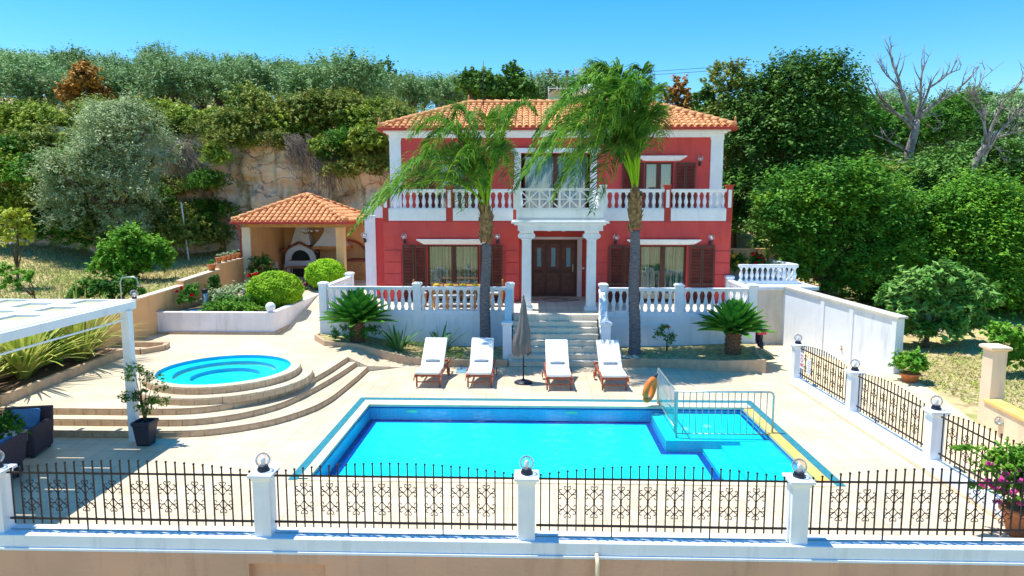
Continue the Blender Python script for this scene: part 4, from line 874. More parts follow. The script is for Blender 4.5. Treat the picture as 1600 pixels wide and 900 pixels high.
# ---------------------------------------------------------------- pool furniture
def lounger_proto():
    t = root('sun_lounger', (0, 0, 0), 'x', 'sun lounger', 'white cushioned wooden loungers beside the pool')
    m = MB()
    for s in (-1, 1): m.bx(s * .34 - .02, s * .34 + .02, -.08, 1.9, .30, .37); m.beam((s * .37, -.14, .24), (s * .37, .06, .36), .02, .07)
    for y in (-.02, .62, 1.2, 1.86): m.bx(-.32, .32, y, y + .05, .305, .36)
    m.build('frame', 'redwood', t, .004)
    for s in (-1, 1):
        for y in (.02, 1.55): MB().bx(s * .32 - .022, s * .32 + .022, y, y + .045, 0, .3).build('leg', 'redwood', t)
    MB().bx(-.3, .3, .03, .055, .13, .16).build('stretcher', 'redwood', t)
    m = MB()
    for s in (-1, 1): m.tube([(s * .40, 1.2, .16), (s * .43, 1.2, .16)], [.12, .12], 14)
    m.build('wheel', 'redwood', t)
    m = MB(); m.bx(-.33, .33, -.06, .78, .375, .455); m.build('seat_cushion', 'cushion', t, .03)
    m = MB(); 
    th = R(38); L_ = 1.05; y0, z0 = .79, .395; c, s_ = math.cos(th), math.sin(th)
    V_ = []
    for (u, vv) in ((0, 0), (L_, 0), (L_, .08), (0, .08)):
        for x in (-.33, .33): V_.append((x, y0 + u * c - vv * s_, z0 + u * s_ + vv * c))
    m.add(V_, [(0, 1, 3, 2), (2, 3, 5, 4), (4, 5, 7, 6), (6, 7, 1, 0), (0, 2, 4, 6), (1, 7, 5, 3)]); m.build('back_cushion', 'cushion', t, .03)
    m = MB()
    for sx in (-.25, .25): m.beam((sx, y0, z0 - .03), (sx, y0 + L_ * c, z0 - .03 + L_ * s_), .04, .03)
    for k in range(7): u = L_ * (k + .5) / 7; m.beam((-.3, y0 + u * c, z0 - .02 + u * s_), (.3, y0 + u * c, z0 - .02 + u * s_), .07, .015)
    m.tube([(0, y0 + .7 * c, z0 + .7 * s_ - .05), (0, y0 + .75, .32)], .02); m.build('backrest_slats', 'redwood', t)
    m = MB(); m.tube([(-.21, .88, .525), (-.19, .88, .53), (0, .885, .535), (.19, .88, .53), (.21, .88, .525)], [.03, .06, .065, .06, .03], 12); m.build('rolled_towel', 'towel', t)
    return t
lg = lounger_proto(); lg.location = (-2.86, 18.28, 0); lg.rotation_euler = (0, 0, R(-1)); lg['label'] = 'white cushioned wooden sun lounger leftmost of four, next to the drain grate'
for x, y, rz, lb in ((-1.44, 18.3, .5, 'white cushioned sun lounger in front of the left palm trunk, dappled with shade'), (.74, 18.1, 1, 'white cushioned sun lounger in front of the entrance stairs, right of the parasol'), (2.24, 18.1, 1.5, 'white cushioned sun lounger rightmost of four, beside the stair post')):
    dup(lg, (x, y, 0), R(rz), lb)
um = root('closed_parasol', (-.24, 18.85, 0), 'folded taupe parasol on a round black base between the loungers', 'parasol')
ux, uy = -.24, 18.85
MB().lathe([(.26, 0), (.26, .03), (.2, .06), (.07, .09), (.04, .12)], (ux, uy, 0), 28).build('base', 'black', um)
MB().tube([(ux, uy, .08), (ux, uy, 2.46)], .022, 10).build('pole', 'iron', um); MB().tube([(ux + .02, uy, .48), (ux + .07, uy - .02, .48)], .015).build('crank', 'black', um)
V_ = []; nseg = 32; zs2 = [(.86, .235), (.9, .25), (1.2, .235), (1.5, .19), (1.8, .13), (2.1, .09), (2.3, .06), (2.4, .03)]
for iz, (z, r) in enumerate(zs2):
    for j in range(nseg):
        a = 2 * PI * j / nseg; k = r * (1 + (.26 - .02 * iz) * math.cos(8 * a + iz * .25)); zz = z + (.10 * math.cos(8 * a + .9) if iz == 0 else 0) + (.0)
        V_.append((ux + k * math.cos(a) * .9 - (.05 if iz < 3 else 0), uy + k * math.sin(a) * .9, zz))
m = MB(); m.add(V_, [(i * nseg + j, i * nseg + (j + 1) % nseg, (i + 1) * nseg + (j + 1) % nseg, (i + 1) * nseg + j) for i in range(len(zs2) - 1) for j in range(nseg)], 0, True); m.build('canopy', 'taupe', um)
MB().lathe([(.02, 0), (.035, .03), (.01, .1)], (ux, uy, 2.42), 8).build('finial', 'taupe', um)
dg = tag(MB().bx(-2.28, -1.98, 19.9, 20.65, .004, .012).build('drain_grate', 'drain', loc=(-2.1, 20.3, 0)), 'blue green drain grate set in the paving between two loungers', 'drain')
# pool safety rails
def rail(label, A, B, z0, z1, n, rnd_end=False):
    t = root('pool_safety_rail', (A[0], A[1], z0), label, 'railing'); A = Vector((*A, 0)); B = Vector((*B, 0)); d = B - A; up = Vector((0, 0, 1))
    e = d.normalized() * .08
    top = [A + up * z0, A + up * z1] if not rnd_end else [A + up * z0, A + up * z1]
    pts = [A + up * z0, A + up * (z1 - .02), A + up * z1 + e * .2] + ([B + up * z1 - e, B + up * (z1 - .03) - e * .3, B + up * (z1 - .09), B + up * z0] if True else [])
    MB().tube(pts, .022, 8).build('frame', 'steel', t); MB().tube([A + up * (z0 + .1), B + up * (z0 + .1)], .016, 6).build('lower_rail', 'steel', t)
    for i in range(1, n): p = A + d * (i / n); MB().tube([p + up * (z0 + .1), p + up * z1], .010, 5).build('spindle', 'steel', t)
    return t
rail('grey steel safety rail across the front of the children corner of the pool', (3.2, 14.72), (5.3, 14.72), -.13, .93, 15)
rail('grey steel safety rail running along the left side of the children corner', (3.17, 16.85), (3.17, 14.76), -.0, .93, 15)
lb = root('lifebuoy', (2.98, 16.6, .3), 'orange horseshoe lifebuoy hanging on the pool safety rail', 'lifebuoy')
pts = [(2.98 + .115 * math.cos(a), 16.55 + .13 * math.cos(a), .46 + .22 * math.sin(a) * (1.15)) for a in np.linspace(-2.4, 4.4 - .55, 22)]
MB().tube([(p[0] - .06 - (.48 - p[2]) * .22, p[1], p[2]) for p in pts], [.05] + [.078] * 20 + [.05], 10).build('ring', 'orange', lb)
MB().tube([(2.86, 16.42, .32), (2.92, 16.6, .26), (2.9, 16.74, .36)], .02, 6).build('strap', 'white_paint', lb)
MB().tube([(3.1, 16.62, .86), (3.06, 16.6, .76)], .03, 6).build('hook', 'black', lb)

# ---------------------------------------------------------------- pergola, chairs at left
pg = root('white_pergola', (-10.5, 12, 0), 'white pergola with panelled roof over the seating at left', 'pergola')
PZ = 2.82
MB().bx(-8.53, -8.37, 13.72, 13.9, 0, PZ).build('post', 'white_paint', pg, .008)
for x, y in ((-13.0, 13.81), (-13.0, 9.9)): MB().bx(x - .08, x + .08, y - .08, y + .08, 0, PZ).build('post', 'white_paint', pg, .008)
for a in (-8.5, -13.1): MB().bx(a, a + .1, 9.75, 14.1, PZ, PZ + .16).build('side_beam', 'white_paint', pg, .008)
roofp = MB(); pan = MB(); x1_ = -8.52; e_ = 14.25
for k in range(6):
    xc_ = -9.25 - .85 * k; r0 = 13.85 if k % 2 == 0 else 13.35
    roofp.bx(xc_ + .29, (x1_ if k == 0 else xc_ + .56), 9.7, e_, PZ + .10, PZ + .17)
    ys_ = [r0 - i for i in range(5) if r0 - i > 10]; top = e_
    for yc in ys_:
        yb = yc + .31
        if top > yb: roofp.bx(xc_ - .29, xc_ + .289, yb, min(top, e_), PZ + .101, PZ + .169)
        pan.bx(xc_ - .289, xc_ + .288, yc - .28, yc + .309, PZ + .10, PZ + .13); top = yc - .31
    roofp.bx(xc_ - .29, xc_ + .289, 9.7, top, PZ + .101, PZ + .169)
roofp.bx(-13.9, -13.5, 9.7, e_, PZ + .1, PZ + .17)
roofp.build('roof_lattice', 'white_paint', pg); pan.build('roof_panel', 'pgpanel', pg)
m = MB()
for k in range(6): m.bx(-9.0 - k * .85, -8.92 - k * .85, 14.1, 14.4, PZ + .02, PZ + .12)
m.build('rafter_ends', 'white_paint', pg)
MB().bx(-8.47, -8.44, 9.7, 13.71, 2.62, 2.65).build('blind_rail', 'white_paint', pg)
def armchair(x, y, rz, label, cushions=True):
    t = root('wicker_armchair', (0, 0, 0), label, 'armchair', 'dark wicker armchairs under the pergola')
    m = MB(); m.bx(-.36, .36, -.36, .34, .05, .34); m.bx(-.44, -.32, -.4, .38, .05, .6); m.bx(.32, .44, -.4, .38, .05, .6); m.build('frame', 'wicker', t, .03)
    m = MB(); m.add([(-.44, .3, .3), (.44, .3, .3), (.44, .42, .3), (-.44, .42, .3), (-.44, .4, .84), (.44, .4, .84), (.44, .5, .84), (-.44, .5, .84)], [(3, 2, 1, 0), (4, 5, 6, 7), (0, 1, 5, 4), (1, 2, 6, 5), (2, 3, 7, 6), (3, 0, 4, 7)]); m.build('backrest', 'wicker', t, .02)
    if cushions:
        MB().bx(-.31, .31, -.34, .28, .345, .45).build('seat_cushion', 'bluegrey', t, .03)
        m = MB(); m.add([(-.27, .12, .46), (.27, .12, .46), (.27, .24, .46), (-.27, .24, .46), (-.27, .26, .84), (.27, .26, .84), (.27, .36, .82), (-.27, .36, .82)], [(3, 2, 1, 0), (4, 5, 6, 7), (0, 1, 5, 4), (1, 2, 6, 5), (2, 3, 7, 6), (3, 0, 4, 7)]); m.build('back_cushion', 'bluecloth', t, .04)
    for sx in (-1, 1):
        for sy in (-1, 1): MB().bx(sx * .36 - .03, sx * .36 + .03, sy * .33 - .03, sy * .33 + .03, 0, .05).build('leg', 'black', t)
    t.location = (x, y, 0); t.rotation_euler = (0, 0, rz); return t
armchair(-10.35, 13.05, R(12), 'dark wicker armchair with blue cushion below the tiled steps'); armchair(-9.75, 11.45, R(-80), 'dark wicker armchair half hidden behind the left fence post', True)
sh = root('outdoor_shower', (-13.2, 19.8, 1.4), 'thin chrome outdoor shower pipe bending over above the peach wall', 'shower')
MB().tube([(-13.1, 21.2, .45), (-13.1, 21.2, 2.55), (-13.05, 21.2, 2.68), (-12.9, 21.2, 2.72), (-12.65, 21.2, 2.72), (-12.55, 21.2, 2.66), (-12.52, 21.2, 2.5)], .02, 8).build('pipe', 'steel', sh); MB().lathe([(.06, 0), (.03, .06)], (-12.52, 21.2, 2.43), 10).build('shower_head', 'steel', sh)
sp = root('shower_base', (-12.1, 20.8, .45), 'low tiled shower kerb by the peach wall beyond the pergola post', 'kerb')
m = MB()
for A_, B_ in (((-13.4, 20.2), (-12.0, 20.2)), ((-12.0, 20.2), (-11.6, 20.8)), ((-11.6, 20.8), (-11.75, 21.3)), ((-11.75, 21.3), (-13.3, 21.3))): m.beam((*A_, .53), (*B_, .53), .14, .16)
m.build('kerb', 'riser', sp)
for x, y, z, lb_ in ((-13.45, 22.5, 1.86, 'clear globe lamp on the peach boundary wall above the shower'), (-13.65, 18.3, 1.5, 'clear globe lamp on the peach wall behind the flax plants')):
    t = root('wall_top_lamp', (x, y, z), lb_, 'lamp'); MB().lathe([(.08, 0), (.07, .06)], (x, y, z), 10).build('collar', 'black', t); MB().sphere((x, y, z + .17), .13, 16).build('globe', 'globe', t); MB().sphere((x, y, z + .14), .05, 8).build('bulb', 'white_paint', t)
lp = root('leaning_pole', (-18.5, 37, 2.4), 'thin white pole leaning against the rock face', 'pole'); MB().tube([(-18.1, 35.4, 2.0), (-18.6, 35.9, 5.1)], .045, 8).build('shaft', 'white_paint', lp)
#@@PART2@@
# ---------------------------------------------------------------- survey of the photograph: a sight line at a known distance gives a real place
PIT, YAW = R(6.9465), R(1.7052)
def sight(px, py, y):
    a = (px - 800) / 1067; b = (450 - py) / 1067; cp, sp, cy, sy = math.cos(PIT), math.sin(PIT), math.cos(YAW), math.sin(YAW)
    rx = -sy * cp + a * cy - b * sy * sp; ry = cy * cp + a * sy + b * cy * sp; rz = -sp + b * cp; return rx * y / ry, 5 + rz * y / ry
def px2x(px, y, py=320): return sight(px, py, y)[0]
def pz(py, y): return sight(832, py, y)[1]
# ---------------------------------------------------------------- foliage tools
def unit(n):
    v = nr.normal(size=(n, 3)); return v / np.linalg.norm(v, axis=1)[:, None]
def leaf_quads(C, s, asp=.5, up=.5, out=None, fold=0.):
    n = len(C); N_ = unit(n); N_[:, 2] = np.abs(N_[:, 2]) + up
    if out is not None: N_ = N_ + out * .7
    N_ /= np.linalg.norm(N_, axis=1)[:, None]
    T = np.cross(N_, unit(n)); T /= np.linalg.norm(T, axis=1)[:, None] + 1e-9; B = np.cross(N_, T)
    sz = s * nr.uniform(.6, 1.4, (n, 1)); a = T * sz; b = B * sz * asp
    V = np.stack([C - a, C + b - a * .1, C + a, C - b - a * .1], 1).reshape(-1, 3)
    return V, np.arange(4 * n).reshape(n, 4)
def blob_pts(c, r, n, shell=.7, ksub=14, subr=.36):
    """points in clumps spread over an ellipsoid"""
    c = np.array(c, float); r = np.array(r, float)
    d = unit(ksub); d[:, 2] = np.where(d[:, 2] < -.45, -d[:, 2], d[:, 2]); sc = c + d * r * nr.uniform(.45, .86, (ksub, 1))
    wts = nr.integers(0, ksub, n); q = unit(n); rr = nr.uniform(shell, 1, (n, 1)) ** .7
    sr = nr.uniform(.7, 1.25, (ksub, 1))[wts]
    return sc[wts] + q * rr * r * subr * sr, q
def ellip_pts(c, r, n, amp=.12):
    d = unit(n); k = 1 + amp * (np.sin(d[:, 0] * 5 + 1) * np.cos(d[:, 1] * 6) + .5 * np.sin(d[:, 2] * 11 + d[:, 0] * 9)); k = k * nr.uniform(.82, 1.02, n) ** .8
    return np.array(c) + d * np.array(r) * k[:, None], d
def spray_pts(c, r, n, per=11, ln=.42):
    """leaves strung along short twigs that grow outwards and upwards from inside an ellipsoid"""
    c = np.array(c, float); r = np.array(r, float); k = max(3, n // per); d = unit(k); d[:, 2] = np.where(d[:, 2] < -.5, -d[:, 2], d[:, 2])
    lump = 1 + .22 * np.sin(d[:, 0] * 4.1 + c[0] * 3) * np.cos(d[:, 1] * 4.7 + c[1] * 2) + .12 * np.sin(d[:, 2] * 9 + c[2] * 5)
    st_ = c + d * r * (nr.uniform(.25, .92, k) ** .6 * lump)[:, None]; g_ = d * .9 + unit(k) * .55 + np.array([0, 0, .45]); g_ /= np.linalg.norm(g_, axis=1)[:, None]
    L_ = (r.mean() * ln * nr.uniform(.5, 1.35, k))[:, None]; P = []; O = []
    for i in range(per):
        u = (i + .5) / per; P.append(st_ + g_ * L_ * u + nr.normal(size=(k, 3)) * L_ * .11); O.append(g_)
    return np.concatenate(P), np.concatenate(O)
def crown(parent, blobs, n, size, mt, name='crown', asp=.5, shell=.5, ksub=14, subr=.38, up=.5, extra=0, spray=.42):
    P = []; O = []; vol = np.array([b[3] * b[4] + b[4] * b[5] + b[3] * b[5] for b in blobs]); vol = vol / vol.sum()
    for b, f in zip(blobs, vol):
        if spray and b[3] > .3: p, o = spray_pts(b[:3], b[3:6], max(30, int(n * f)), 11, spray)
        else: p, o = blob_pts(b[:3], b[3:6], max(30, int(n * f)), shell, ksub, subr)
        P.append(p); O.append(o)
        if extra and not spray:     # loose sprays sticking out
            m_ = int(n * f * extra); d = unit(m_ // 12 + 1); d[:, 2] = np.abs(d[:, 2]); cc = np.repeat(np.array(b[:3]) + d * np.array(b[3:6]) * nr.uniform(.95, 1.3, (len(d), 1)), 12, 0)
            cc = cc + nr.normal(size=cc.shape) * np.array(b[3:6]) * .05; P.append(cc); O.append(np.repeat(d, 12, 0))
    P = np.concatenate(P); O = np.concatenate(O); V, F = leaf_quads(P, size, asp, up, O)
    return mesh_np(name, V, F, mt, parent)
def limbs(parent, base, tips, r0, mt='bark', name='trunk', fork=.4):
    m = MB(); base = Vector(base); c = sum((Vector(t) for t in tips), Vector()) / len(tips); f = base + (c - base) * fork + Vector((rnd.uniform(-.1, .1) * r0 * 5, 0, 0))
    m.tube([base, base + (f - base) * .5 + Vector((r0 * .4, 0, 0)), f], [r0 * 1.25, r0, r0 * .8], 8)
    for t in tips:
        t = Vector(t); mid = f + (t - f) * .5 + Vector((rnd.uniform(-.2, .2), rnd.uniform(-.2, .2), rnd.uniform(0, .3))) * (t - f).length * .4
        m.tube([f, mid, t], [r0 * .6, r0 * .38, r0 * .12], 6)
    return m.build(name, mt, parent)
def tree(name, x, y, z, label, cat, blobs, n, size, mt, r0=.16, trunk='bark', group=None, **k):
    t = root(name, (x, y, z), label, cat, group)
    B = [(x + b[0], y + b[1], z + b[2], *b[3:]) for b in blobs]
    crown(t, B, n, size, mt, **k); limbs(t, (x, y, z - .3), [(b[0], b[1], b[2]) for b in B][:9], r0, trunk); return t
def rblobs(k, w, d, h, z, r, flat=.8):
    out = []
    for i in range(k):
        a = rnd.uniform(0, 2 * PI); q = math.sqrt(rnd.random()); out.append((w * q * math.cos(a), d * q * math.sin(a), z + rnd.uniform(-h, h) * (1 - .5 * q), r * rnd.uniform(.75, 1.2), r * rnd.uniform(.75, 1.2), r * flat * rnd.uniform(.75, 1.15)))
    return out
def tz(x, y): return float(terr(np.array([x]), np.array([y]))[0])

# ---------------------------------------------------------------- hillside olives
protos = []
for k in range(5):
    protos.append(tree('olive_tree', 0, 0, 0, 'p', 'olive tree', rblobs(9, 1.5, 1.5, .9, 2.7, 1.15, 1.1), 5500, .115, 'leaf_olive_hill', .2, spray=.6, asp=.42))
used = set()
zones = [('grey green olive tree in the hillside grove at the far left', 'olive trees on the hill at far left'), ('grey green olive tree in the grove above the sandstone cliff', 'olive trees above the cliff'),
         ('grey green olive tree on the hill behind the villa roof', 'olive trees behind the roof'), ('green hillside tree beyond the bare dead trees at right', 'hillside trees at right')]
def place(protos, used, k, x, y, z, s, rz, label, group):
    p = protos[k]
    if k not in used: used.add(k); t = p; t.location = (x, y, z); t.rotation_euler = (0, 0, rz); t.scale = (s, s, s)
    else: t = dup(p, (x, y, z), rz, None, s)
    t['label'] = label; t['group'] = group; return t
cnt = 0
for y, step, s0 in ((46.5, 3.6, 1.0), (51, 4.0, 1.0), (57, 4.4, 1.05), (64, 4.8, 1.05), (72, 5.2, 1.1), (82, 5.8, 1.15), (93, 6.2, 1.25)):
    xl, xr = -.80 * y - 1, .74 * y; x = xl + rnd.uniform(0, 2)
    while x < xr:
        yy = y + rnd.uniform(-1.6, 1.6); px = 832 + x * 1067 / yy
        if x < 6 or (yy > 44 and x > .27 * yy):
            if not (610 < px < 1120 and y < 56):
                z = tz(x, yy); s = s0 * rnd.uniform(.82, 1.15) * (1.15 if x > 6 else 1); zn = 0 if px < 270 else 1 if px < 620 else 2 if px < 1140 else 3
                place(protos, used, cnt % 5 if cnt < 5 else rnd.randrange(5), x, yy, z, s, rnd.uniform(0, 6.28), *zones[zn]); cnt += 1
        x += step * rnd.uniform(.8, 1.2)
# denser dark and rust trees that stand out on the skyline

def dense(px, y, top, hw, label, mt='leaf_dark', n=5000, name='evergreen_tree', size=.17, cat='tree', zb=None):
    x = px2x(px, y); z = tz(x, y) if zb is None else zb; zt = pz(top, y); h = zt - z; w_ = hw * y / 1067
    k = 9; bl_ = []
    for i in range(k):
        a = 2 * PI * i / k * 2.4; q = .62 if i else 0; bl_.append((w_ * q * math.cos(a), w_ * q * math.sin(a), h * (.84 if i == 0 else rnd.uniform(.42, .78)), w_ * .5, w_ * .5, h * .17))
    return tree(name, x, y, z, label, cat, bl_, n, size, mt, .2, ksub=12, subr=.42, extra=.3)
dense(605, 68, 94, 30, 'dark evergreen tree standing above the olives on the skyline left of the villa')
dense(752, 52, 112, 36, 'dark green tree rising behind the left half of the villa roof', n=6500)
dense(800, 54, 103, 40, 'tall dark green tree behind the middle of the villa roof', n=6500)
dense(1055, 48, 124, 30, 'brownish green tree behind the roof right of the palm crown', 'leaf_rust', 4500)
dense(146, 44.5, 94, 34, 'rust coloured withering tree above the big olive at left', 'leaf_rust', 11000, 'withered_tree', .11)
dense(1110, 46, 108, 34, 'green tree between the roof corner and the big dark tree', 'leaf_olive_hill', 5000)
dense(1095, 40, 140, 30, 'low green tree right behind the right roof corner', 'leaf_dark', 5000)
dense(1480, 60, 148, 60, 'broad green tree on the right skyline between the dead trees', 'leaf_dark', 6000)
dense(1570, 66, 152, 60, 'green tree on the skyline at the far right edge', 'leaf_olive_hill', 6000)
dense(1390, 56, 165, 40, 'green tree on the hill behind the larger dead tree', 'leaf_green', 6000)

# maquis shrubs on the cliff
sp_ = []
for k, mt in enumerate(('leaf_maquis', 'leaf_maquis_dark', 'leaf_maquis', 'leaf_green')):
    t = root('maquis_shrub', (0, 0, 0), 'p', 'shrub'); crown(t, rblobs(8, 1.1, .9, .4, .6, .75, .75), 7000, .06, mt, 'foliage', spray=.34)
    limbs(t, (0, 0, .3), [(.5, 0, .6), (-.5, .1, .6), (0, -.3, .7)], .04, 'bark', 'stem'); sp_.append(t)
su = set()
def shrub(px, y, cy_, s, k, label, group=None, sz=None):
    x = px2x(px, y, cy_); z = pz(cy_, y) - .55 * s; t = place(sp_, su, k, x, y, z, s, rnd.uniform(0, 6.28), label, group or label)
    if not group: del t['group']
    if sz: t.scale = sz
    return t
G1 = 'green and rusty maquis shrubs along the cliff edge'
def row(a, b, st, y, cy_, s, ks, lab, grp):
    px = a
    while px < b:
        shrub(px, y + rnd.uniform(-.7, .9), cy_ + rnd.uniform(-12, 12), s * rnd.uniform(.62, 1.3), rnd.choice(ks), lab, grp); px += st * rnd.uniform(.8, 1.2)
row(0, 620, 33, 40.6, 186, 1.25, (0, 1, 2), 'yellow green maquis shrub growing along the top of the cliff', G1)
row(10, 640, 36, 39.4, 200, 1.15, (1, 2, 1, 0), 'dark maquis shrub hanging over the cliff edge', 'overhanging shrubs on the cliff lip')
row(300, 560, 34, 38.3, 228, .85, (1, 1, 2), 'dark dry maquis shrub drooping over the shaded hollow of the rock', 'drooping shrubs on the rock')
row(520, 630, 26, 38.0, 235, 1.15, (2, 1, 3), 'green shrub filling the slope between the cliff and the villa', 'shrubs between cliff and villa')
row(530, 600, 28, 37.0, 272, 1.0, (1, 2), 'green shrub on the lower slope left of the villa wall', 'lower shrubs left of the villa')
row(-10, 190, 30, 37.6, 232, 1.3, (0, 1, 3), 'yellow green shrub on the bushy slope at the left edge', 'shrubs on the left slope')
row(-10, 190, 30, 36.6, 275, 1.25, (0, 3, 1, 2), 'mixed green shrub on the middle of the left slope', 'shrubs halfway up the left slope')
row(-10, 130, 32, 35.8, 318, 1.1, (0, 3, 1), 'green shrub at the foot of the left slope', 'shrubs at the foot of the left slope')
row(60, 350, 30, 36.6, 362, 1.2, (1, 1, 3), 'shaded dark shrub where the dry field meets the cliff', 'shrubs where field meets cliff')
row(120, 350, 34, 37.3, 330, 1.1, (1, 1, 3), 'dark shrub in deep shade at the foot of the cliff beneath the big olive', 'shaded shrubs at the cliff foot')
row(170, 340, 36, 37.8, 290, 1.1, (1, 1, 2), 'dark shrub in the shade halfway up the cliff behind the big olive', 'shaded shrubs on the cliff')
shrub(318, 36.6, 285, .85, 3, 'bright green bush growing on the rock beside the white leaning pole'); shrub(352, 37.2, 250, .7, 2, 'small green bush clinging to the rock left of the bare sandstone')
shrub(545, 37.2, 222, .9, 3, 'bright green bush on the slope above the left palm frond')
# hanging bare twigs
for k, (px, cy_, lb_) in enumerate(((512, 262, 'bundle of bare grey twigs hanging down the cliff near the villa'), (470, 235, 'bare brown twigs drooping below the cliff shrubs above the pavilion'), (285, 245, 'dry brown brushwood on the rock right of the big olive'))):
    y = 37.3; x = px2x(px, y); z = pz(cy_, y); m = MB()
    for i in range(150):
        a = Vector((x + rnd.uniform(-.9, .4), y + rnd.uniform(-.1, .7), z + rnd.uniform(-.1, 1.0))); q = Vector((rnd.uniform(.0, 1.1), rnd.uniform(-.35, 0), rnd.uniform(-1.9, -.5)))
        m.tube([a, a + q * .45 + Vector((.15, -.1, .15)), a + q], [.02, .014, .005], 3, caps=False)
    tag(m.build('dry_twigs', 'leaf_twig', loc=(x, y, z)), lb_, 'twigs')

# big olive at left
x = px2x(178, 34.5); z0 = tz(x, 34.5); bl_ = []
for px, py, r in ((150, 175, 1.5), (200, 165, 1.3), (235, 185, 1.2), (185, 205, 1.9), (125, 215, 1.5), (235, 225, 1.6), (110, 260, 1.5), (160, 255, 1.9), (215, 265, 1.8), (90, 300, 1.3), (140, 305, 1.8), (195, 310, 1.8), (240, 290, 1.3), (170, 345, 1.5), (220, 340, 1.3), (115, 335, 1.1)):
    px = 172 + (px - 172) * .88; py = py + 12; bl_.append((px2x(px, 34.5, py) - x, rnd.uniform(-1.2, 1), pz(py, 34.5) - z0, r * .78, r * .78, r * .72))
tree('olive_tree', x, 34.5, z0, 'large silvery olive tree standing before the cliff at left', 'olive tree', bl_, 60000, .075, 'leaf_olive', .3, spray=.4, asp=.32)

# right hand trees
def masstree(name, y, pts, label, mt, n, size, r0=.2, zg=None, trunk_px=None, alt=None, **k):
    pxs = [p[0] for p in pts]; c = trunk_px or sum(pxs) / len(pxs); x = px2x(c, y); z0 = tz(x, y) if zg is None else zg
    bl_ = [(px2x(p[0], y, p[1]) - x, rnd.uniform(-.5, .5) * p[2], pz(p[1], y) - z0, p[2], p[2], p[2] * .85) for p in pts]
    t = tree(name, x, y, z0, label, 'tree', bl_, n, size, mt, r0, **k)
    if alt:
        B = [(x + b[0] + rnd.gauss(0, .5), y + b[1] - .1, z0 + b[2] + rnd.gauss(.1, .4), b[3] * rnd.uniform(.5, .95), b[4] * .8, b[5] * rnd.uniform(.5, .95)) for b in bl_]; crown(t, B, n // 3, size, alt, 'foliage_tips', spray=.75)
    return t
masstree('evergreen_tree', 36.5, [(1227, 134, 1.4), (1292, 126, 1.3), (1182, 154, 1.2), (1252, 174, 1.8), (1312, 164, 1.3), (1172, 204, 1.5), (1222, 210, 1.8), (1292, 205, 1.6), (1157, 235, 1.3), (1192, 265, 1.7), (1257, 260, 1.8), (1312, 250, 1.1), (1157, 300, 1.4), (1222, 310, 1.8), (1282, 300, 1.5), (1152, 350, 1.2), (1192, 350, 1.4)],
         'huge dark evergreen tree right of the villa roof', 'leaf_dark', 55000, .10, .4, spray=.55, alt='leaf_green')
masstree('evergreen_tree', 37.5, [(1140, 125, 1.0), (1155, 150, 1.1), (1140, 185, 1.1), (1150, 215, 1.1), (1145, 255, 1.2), (1150, 300, 1.3), (1150, 345, 1.3)], 'narrow brownish evergreen tree tight behind the right roof corner', 'leaf_maquis_dark', 14000, .1, .2, ksub=14, extra=.2)
masstree('mulberry_tree', 27.5, [(1245, 310, 1.1), (1300, 300, 1.1), (1345, 325, 1.1), (1230, 345, 1.0), (1280, 350, 1.4), (1340, 370, 1.3), (1235, 385, .9), (1285, 400, 1.3), (1345, 415, 1.2), (1260, 425, .8), (1390, 350, 1.2), (1310, 440, .9), (1215, 335, .6), (1390, 400, 1.1)],
         'dense green leafy tree overhanging the white driveway wall', 'leaf_green', 46000, .078, .15, up=.8, spray=.6, alt='leaf_bright')
masstree('walnut_tree', 28.5, [(1480, 335, 1.2), (1530, 330, 1.3), (1580, 340, 1.3), (1440, 370, 1.2), (1500, 380, 1.5), (1560, 390, 1.5), (1600, 400, 1.2), (1450, 420, 1.2), (1520, 440, 1.4), (1580, 450, 1.4), (1420, 400, 1.0), (1620, 350, 1.2), (1560, 485, 1.1), (1610, 480, 1.1)],
         'bright green broad tree filling the right edge above the loquat', 'leaf_bright', 46000, .082, .2, up=.8, spray=.6, alt='leaf_green')
masstree('loquat_tree', 24.0, [(1425, 445, .65), (1465, 435, .65), (1500, 445, .7), (1440, 475, .75), (1490, 480, .8), (1530, 462, .55), (1400, 465, .55), (1395, 490, .5), (1465, 512, .6), (1430, 512, .55), (1500, 512, .55), (1400, 505, .5), (1525, 500, .5)],
         'loquat tree with large leathery leaves on the grass behind the driveway wall', 'leaf_loquat', 9500, .16, .1, asp=.3, up=.3, spray=.35)
masstree('citrus_tree', 20.2, [(1560, 520, .38), (1590, 530, .42), (1545, 545, .3), (1585, 560, .35), (1610, 545, .4)], 'small bright citrus tree on the grass behind the gate pillar', 'leaf_bright', 4200, .07, .05, zg=0, ksub=10, subr=.4, extra=.2)
dk = [((1390, 300, 1.6), (1360, 290, 1.3), (1420, 320, 1.5)), ((1450, 300, 1.7), (1480, 280, 1.4), (1500, 310, 1.4)), ((1560, 290, 1.6), (1600, 280, 1.6), (1530, 260, 1.3)), ((1440, 210, 1.9), (1480, 200, 1.8), (1400, 215, 1.6)), ((1560, 205, 2.0), (1600, 195, 1.8), (1520, 215, 1.6)), ((1350, 215, 1.5), (1345, 190, 1.4), (1370, 235, 1.5))]
dl = [('dark tangled shrub below the larger dead tree', 35, 'leaf_maquis_dark'), ('dark tangled shrub between the two dead trees', 34, 'leaf_dark'), ('green shrub mass below the dead tree at the right edge', 35, 'leaf_dark'), ('rounded green tree on the slope right behind the larger dead tree', 46, 'leaf_green'), ('rounded green tree on the slope behind the right dead tree', 46, 'leaf_olive_hill'), ('green tree peeking out right of the huge dark evergreen', 44, 'leaf_green')]
for pts, (lb_, y, mt) in zip(dk, dl): masstree('bushy_tree', y, list(pts), lb_, mt, 16000, .10, .15, ksub=16, extra=.2)
